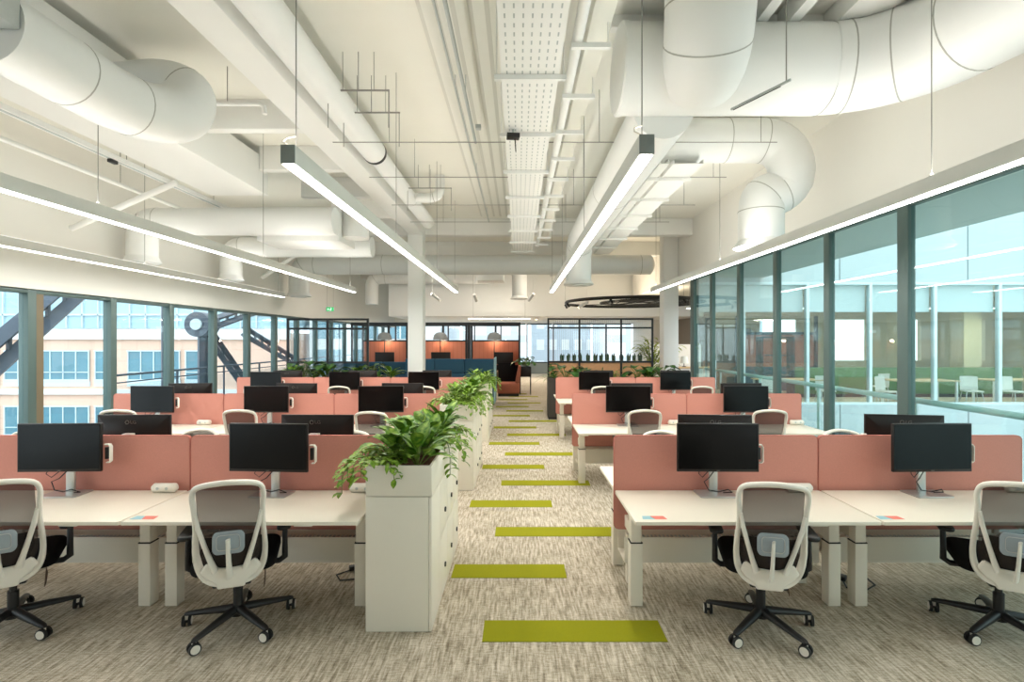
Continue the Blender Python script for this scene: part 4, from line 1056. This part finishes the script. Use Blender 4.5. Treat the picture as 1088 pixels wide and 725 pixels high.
# ------------------------------------------------------------------ the wing seen through the tall glass wall
WY = 13.45
struct('wall_wing_cladding', box(XR+.14, 20, WY, WY+.15, 3.42, 8.0), 'clad', smooth=0)
struct('wall_wing_base', box(XR+.14, 20, WY-.02, WY+.12, -1.2, .2), 'clad', smooth=0)
struct('terrace', box(XR+.14, 24, -8, WY-.02, -1.3, -.6), 'terrace', smooth=0)
struct('roof_soffit', box(XR+.25, 6.4, -6, WY-.01, 3.53, 3.75), 'soffit', smooth=0)
for i, (a, b) in enumerate(((4.64, 5.87), (5.87, 7.55), (7.55, 9.2), (9.2, 10.9), (10.9, 12.6), (12.6, 14.3), (14.3, 16.0), (16.0, 17.7))):
    window(wn, 'Y', WY, a, b, .2, 3.42, 'glassP', fm='facframe', fw=.08, depth=.12); wn += 1
    o = MB().box(a+.09, b-.01, WY+.16, WY+.17, 2.66, 3.36)
    t = tag(o.build('roller_blind', 'blind', smooth=0), 'white roller blind half down in the wing glazing, bay %s from the corner' % ORD[i], 'blind', 'roller blinds')
    MB().cyl((a+.09, WY+.165, 3.37), (b-.01, WY+.165, 3.37), .025, n=10).build('blind_roller', 'blind', t); MB().box(a+.09, b-.01, WY+.155, WY+.175, 2.645, 2.665).build('bottom_bar', 'facframe', t, smooth=0)
# handrail outside the glass
t = empty('handrail', (XR+.3, 0, 1.17), 0, 'pale round handrail running outside the tall glass wall', 'handrail')
MB().cyl((0, -1.5, 0), (0, 13.2, 0), .035).build('rail', 'facframe', t)
for y in (.2, 2.2, 4.2, 6.2, 8.2, 10.2, 12.2): MB().box(-.012, .012, y-.03, y+.03, -1.77, -.03).build('post', 'facframe', t, smooth=0)
# things inside the wing
def wing_table(x, y, lab):
    t = empty('meeting_table', (x, y, 0), 0, 'pale table on white legs inside the wing, '+lab, 'table', 'wing tables')
    MB().box(-.9, .9, -.4, .4, .71, .74).build('table_top', 'wood', t, bevel=.004)
    for sx in (-1, 1):
        for sy in (-1, 1): MB().box(sx*.82-.025, sx*.82+.025, sy*.34-.025, sy*.34+.025, 0, .71).build('leg', 'white', t, smooth=0)
for k, (x, y) in enumerate(((11.7, 15.0), (8.0, 15.3), (14.6, 15.2))): wing_table(x, y, ['behind the third blind bays', 'by the blind nearest the corner', 'at its far end'][k].replace('nearest', 'next to'))
def wing_chair(x, y, rz, lab):
    t = empty('visitor_chair', (x, y, 0), rz, 'white shell chair inside the wing, '+lab, 'chair', 'wing chairs')
    MB().prism(rrect(-.22, .22, -.2, .22, .07), .43, .465, 'Z').build('seat', 'chairw', t, bevel=.01)
    MB().grid([[(-.21+.07*i, -.2-.06*(z-.46)+.03*(((-.21+.07*i)/.21)**2), z) for i in range(7)] for z in (.47, .6, .75, .86)]).build('backrest', 'chairw', t)
    for sx in (-1, 1):
        for sy in (-1, 1): MB().cyl((sx*.17, sy*.15, .43), (sx*.23, sy*.22, 0), .012, n=8).build('leg', 'chrome', t)
for k, (x, y, a) in enumerate(((10.4, 14.5, 200), (12.9, 14.6, 160), (11.3, 16.1, 10), (7.2, 14.6, 190), (8.8, 14.7, 170), (14.0, 14.5, 190))):
    wing_chair(x, y, R(a), '%s from the glass corner' % ORD[[3, 4, 2, 0, 1, 5][k]])
for k, (x, w, m, lab) in enumerate(((13.0, .5, 'tan', 'standing behind the third table'), (15.2, .6, 'tan', 'standing at the far end'))):
    struct('column', box(x, x+w, 17.5, 18.1, 0, 3.6), m, smooth=0)
t = empty('moss_screen', (12.4, 17.2, 0), 0, 'long low green planted screen inside the wing', 'screen')
MB().box(-3.2, 4.4, -.1, .1, .1, .98).build('green_panel', 'greenwall', t, bevel=.02); MB().box(-3.2, 4.4, -.13, .13, 0, .1).build('plinth', 'gap', t, smooth=0)
t = empty('wing_booth', (9.6, 18.6, 0), 0, 'dark booth with an orange back deep inside the wing', 'booth')
MB().box(-1.4, 1.5, .6, .7, .9, 2.1).build('back_panel', 'orange', t, smooth=0); MB().box(-1.4, 1.5, .6, .7, 0, .9).build('lower_panel', 'blue', t, smooth=0)
for x in (-1.45, .0, 1.5): MB().box(x-.05, x+.05, .5, .6, 0, 2.8).build('frame_post', 'blackmetal', t, smooth=0)
MB().box(-1.5, 1.55, .5, .7, 2.1, 2.2).build('top_rail', 'blackmetal', t, smooth=0)
t = empty('whiteboard', (5.6, 18.3, 0), 0, 'wheeled white board in the lounge beyond the glass corner', 'whiteboard')
MB().box(-.9, .9, -.015, .015, .5, 1.75).build('board_panel', 'white', t, bevel=.004)
for s in (-1, 1): MB().box(s*.7-.025, s*.7+.025, -.03, .03, .05, .5).box(s*.7-.03, s*.7+.03, -.3, .3, 0, .05).build('leg', 'blackmetal', t, smooth=0)
t = empty('dark_shelf', (8.2, 16.4, 0), 0, 'dark freestanding shelf inside the wing', 'shelf')
for x in (-.5, .5): MB().box(x-.03, x+.03, -.2, .2, 0, 2.0).build('side_panel', 'blackmetal', t, smooth=0)
for z in (.1, .75, 1.4, 1.97): MB().box(-.47, .47, -.2, .2, z, z+.03).build('shelf_board', 'blackmetal', t, smooth=0)
for k, x in enumerate((6.4, 9.5, 12.5, 15.5)):
    t = empty('pendant_lamp', (x, 16.2, 2.9), 0, 'linear lamp inside the wing, %s from the corner' % ORD[k], 'lamp', 'wing lamps')
    MB().box(-1.1, 1.1, -.05, .05, 0, .07).build('lamp_body', 'lamp', t, smooth=0); MB().box(-1.09, 1.09, -.045, .045, -.005, -.0005).build('diffuser', 'tube', t, smooth=0)
    for s in (-1, 1): MB().cyl((s, 0, .07), (s, 0, .698), .005, n=6).build('suspension_wire', 'wire', t)

# ------------------------------------------------------------------ outside the low windows: brick office, steel braces, towers
struct('ground', box(-120, 120, -60, 160, -14.2, -14), 'road', smooth=0)
FY = 36.0
t = empty('office_building', (-30, FY, -14), 0, 'tan brick office building with pale stone bands across the street', 'building')
W0, W1 = -30, 14.0
MB().box(W0, W1, 0, 8, 0, 16.4).build('brick_wall', 'brick', t, smooth=0)
for z in (12.1, 15.95): MB().box(W0, W1, -.25, -.002, z, z+.35 if z < 15 else z+.75).build('stone_band', 'stone', t, smooth=0)
MB().box(W0, W1, -.22, -.002, 8.2, 8.55).build('stone_band', 'stone', t, smooth=0)
MB().box(W0, W1, -.3, 8, 16.72, 24.5).build('curtain_wall', 'facglass2', t, smooth=0)
f = MB()
for k in range(int((W1-W0)/1.1)+1): f.box(W0+1.1*k-.04, W0+1.1*k+.04, -.42, -.3, 16.75, 24.5)
for z in (17.6, 20.1, 20.5, 22.6): f.box(W0, W1, -.42, -.3, z, z+.12)
f.build('curtain_wall_grid', 'facframe', t, smooth=0)
x = W0+.9; kk = 0
while x < W1-5:
    for z, h in ((13.15, 1.95), (9.3, 1.9), (5.3, 1.9)):
        for a, w in ((x, 3.6), (x+4.05, .95)) if kk % 1 == 0 else ():
            o = MB().box(a, a+w, -.06, -.002, z, z+h).build('window', 'facglass', t, smooth=0)
            g = MB().box(a-.06, a+w+.06, -.12, -.061, z-.12, z).box(a-.06, a+w+.06, -.12, -.061, z+h, z+h+.1).box(a, a+w, -.11, -.061, z+h*.24, z+h*.24+.06)
            n = max(1, int(w/.75))
            for j in range(n+1): g.box(a+w*j/n-.035, a+w*j/n+.035, -.11, -.061, z, z+h)
            g.box(a-.06, a+w+.06, -.10, -.003, z-.5, z-.121)
            g.build('window_grid', 'facframe', o, smooth=0)
    x += 6.35; kk += 1
t = empty('office_building', (-15.5, FY+6, -14), 0, 'pale stone and glass office block beside the tan brick building', 'building')
MB().box(0, 8.2, -4, 6, 0, 24).build('stone_wall', 'stone', t, smooth=0)
for j in range(6):
    for i in range(3):
        o = MB().box(.6+2.6*i, 2.5+2.6*i, -4.06, -4.002, 8.2+2.6*j, 10.0+2.6*j).build('window', 'facglass', t, smooth=0)
        MB().box(1.5+2.6*i, 1.6+2.6*i, -4.1, -4.061, 8.2+2.6*j, 10.0+2.6*j).build('window_grid', 'facframe', o, smooth=0)
def brace(name, label, segs, r, hub=None):
    t = empty(name, (-9.2, 0, 0), 0, label, 'steel brace')
    for a, b in segs:
        a, b = Vector((0,)+a), Vector((0,)+b); d = (b-a).normalized(); n = Vector((0, -d.z, d.y))
        m = MB()
        for s in (-1, 1): m.tube([a+n*(s*r*.55), b+n*(s*r*.55)], (r*.42, r*.5), 4, up=(1, 0, 0))
        k = int((b-a).length/.5)
        for j in range(k): m.box(-.03, .03, *sorted(((a+d*(.25+.5*j)).y-.03, (a+d*(.25+.5*j)).y+.03)), (a+d*(.25+.5*j)).z-r*.5, (a+d*(.25+.5*j)).z+r*.5)
        m.build('brace_arm', 'steel', t, smooth=30)
    if hub:
        MB().cyl((0, hub[0]-.34, hub[1]), (0, hub[0]+.2, hub[1]), hub[2], n=28).build('hub_disc', 'steel', t, smooth=40)
        MB().cyl((0, hub[0]-.40, hub[1]), (0, hub[0]-.34, hub[1]), hub[2]*.45, n=20).build('hub_pin', 'facframe', t, smooth=40)
brace('steel_brace', 'dark double steel brace climbing outside the first brick-view windows', [((6.4, -.6), (12.3, 4.4))], .34)
brace('steel_brace', 'dark steel brace node with a round hub outside the far brick-view windows', [((15.0, 2.3), (15.0, -1.0)), ((15.0, 2.3), (18.2, -.4)), ((15.0, 2.3), (20.5, 3.6)), ((17.2, 2.2), (21.5, .9))], .23, (15.0, 2.35, .36))
brace('steel_post', 'slim dark steel post outside the brick-view windows', [((13.4, -1), (13.4, 4.4))], .16)
t = empty('balcony_rail', (-8.4, 0, 0), 0, 'steel and glass balcony rail outside the brick-view windows', 'railing')
MB().cyl((0, 10.6, 1.16), (0, 27, 1.16), .025).cyl((0, 10.6, 1.0), (0, 27, 1.0), .015).build('rail', 'steel', t)
for k in range(9): MB().box(-.02, .02, 10.6+2*k, 10.64+2*k, -.3, 1.15).build('post', 'steel', t, smooth=0)
for k in range(8): MB().box(-.005, .005, 10.7+2*k, 12.54+2*k, .05, .95).build('glass_pane', 'glassP', t, smooth=0)
struct('balcony_slab', box(-9.0, -7.16, 4, 29, -.5, -.3), 'stone', smooth=0)
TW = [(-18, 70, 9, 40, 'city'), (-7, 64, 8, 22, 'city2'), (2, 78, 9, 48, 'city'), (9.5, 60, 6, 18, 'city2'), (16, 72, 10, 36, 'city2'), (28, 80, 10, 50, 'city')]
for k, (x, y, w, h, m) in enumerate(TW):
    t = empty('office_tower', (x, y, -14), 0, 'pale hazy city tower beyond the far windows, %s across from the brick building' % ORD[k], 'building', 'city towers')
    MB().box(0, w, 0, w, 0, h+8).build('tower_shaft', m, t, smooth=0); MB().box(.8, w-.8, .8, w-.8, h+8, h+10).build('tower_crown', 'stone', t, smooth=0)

# ------------------------------------------------------------------ sky and light
w = bpy.data.worlds.new('overcast_sky'); sc.world = w; w.use_nodes = True
nt = w.node_tree; N, L = nt.nodes, nt.links
bg = N['Background']; tc = N.new('ShaderNodeTexCoord'); sp = N.new('ShaderNodeSeparateXYZ'); rp = N.new('ShaderNodeValToRGB')
mr = N.new('ShaderNodeMapRange'); mr.inputs[1].default_value = -.1; mr.inputs[2].default_value = 1
L.new(tc.outputs['Generated'], sp.inputs[0]); L.new(sp.outputs['Z'], mr.inputs[0]); L.new(mr.outputs[0], rp.inputs[0])
e = rp.color_ramp.elements
e[0].position = 0; e[0].color = (.92, .96, 1, 1); e[1].position = 1; e[1].color = (.78, .88, 1, 1); x = e.new(.25); x.color = (.97, .985, 1, 1)
L.new(rp.outputs[0], bg.inputs[0]); bg.inputs[1].default_value = SKY
# general room lights: broad downlight from each pendant line (real lamps, shadow-casting)
def area(name, loc, sx, sy, power, color, rot=(0, 0, 0)):
    li = bpy.data.lights.new(name, 'AREA'); li.shape = 'RECTANGLE'; li.size = sx; li.size_y = sy; li.energy = power; li.color = color
    o = bpy.data.objects.new(name, li); col.objects.link(o); o.location = loc; o.rotation_euler = rot
    return o
for x, lab in LAMPS:
    area('pendant_light', (x, 7.4, LZ-.012), .06, 8.6, DOWN, (1, .978, .93))
    area('pendant_uplight', (x, 7.4, LZ+.14), .06, 8.6, UP*(2.4 if x > 3 else 1), (1, .978, .93), (math.pi, 0, 0))
for x, y in ((-3.2, 17), (1.5, 17), (2, 24), (-2.5, 24)):
    area('far_fill_light', (x, y, 4.6 if y < 20 else 2.83), 1.2, .2, 110, (1, .9, .78))  # added fill without fixtures, brightens the far end
area('lounge_fill_up', (3.9, 17.5, 3.26), 3, 3, 60, (1, .84, .62), (math.pi, 0, 0))  # added upward fill for the far ceiling, no fitting on the ring
area('far_fill_up', (-.75, 19.8, 2.80), 2.3, .05, 10, (1, .9, .75), (math.pi, 0, 0))  # added upward fill above the short lamp, not a part of it
for x in (7.5, 11, 15): area('wing_light', (x, 16.2, 2.88), 2, .1, 60, (1, .92, .78))

vs = sc.view_settings
sc.display_settings.display_device = 'sRGB'
vs.view_transform = 'Standard'; vs.look = 'None'; vs.exposure = EXPO; vs.gamma = 1; vs.use_curve_mapping = False
cy = sc.cycles
cy.use_denoising = True; cy.max_bounces = 8; cy.diffuse_bounces = 4; cy.glossy_bounces = 3; cy.transmission_bounces = 6; cy.transparent_max_bounces = 24
cy.caustics_reflective = False; cy.caustics_refractive = False; cy.sample_clamp_indirect = 8; cy.use_light_tree = True
# the first copies built for each kind that found no place are dropped
for o in list(bpy.data.objects):
    if o.parent is None and o.type in ('EMPTY', 'MESH') and not o.get('label') and not o.get('kind'):
        for k in list(o.children_recursive): bpy.data.objects.remove(k)
        bpy.data.objects.remove(o)
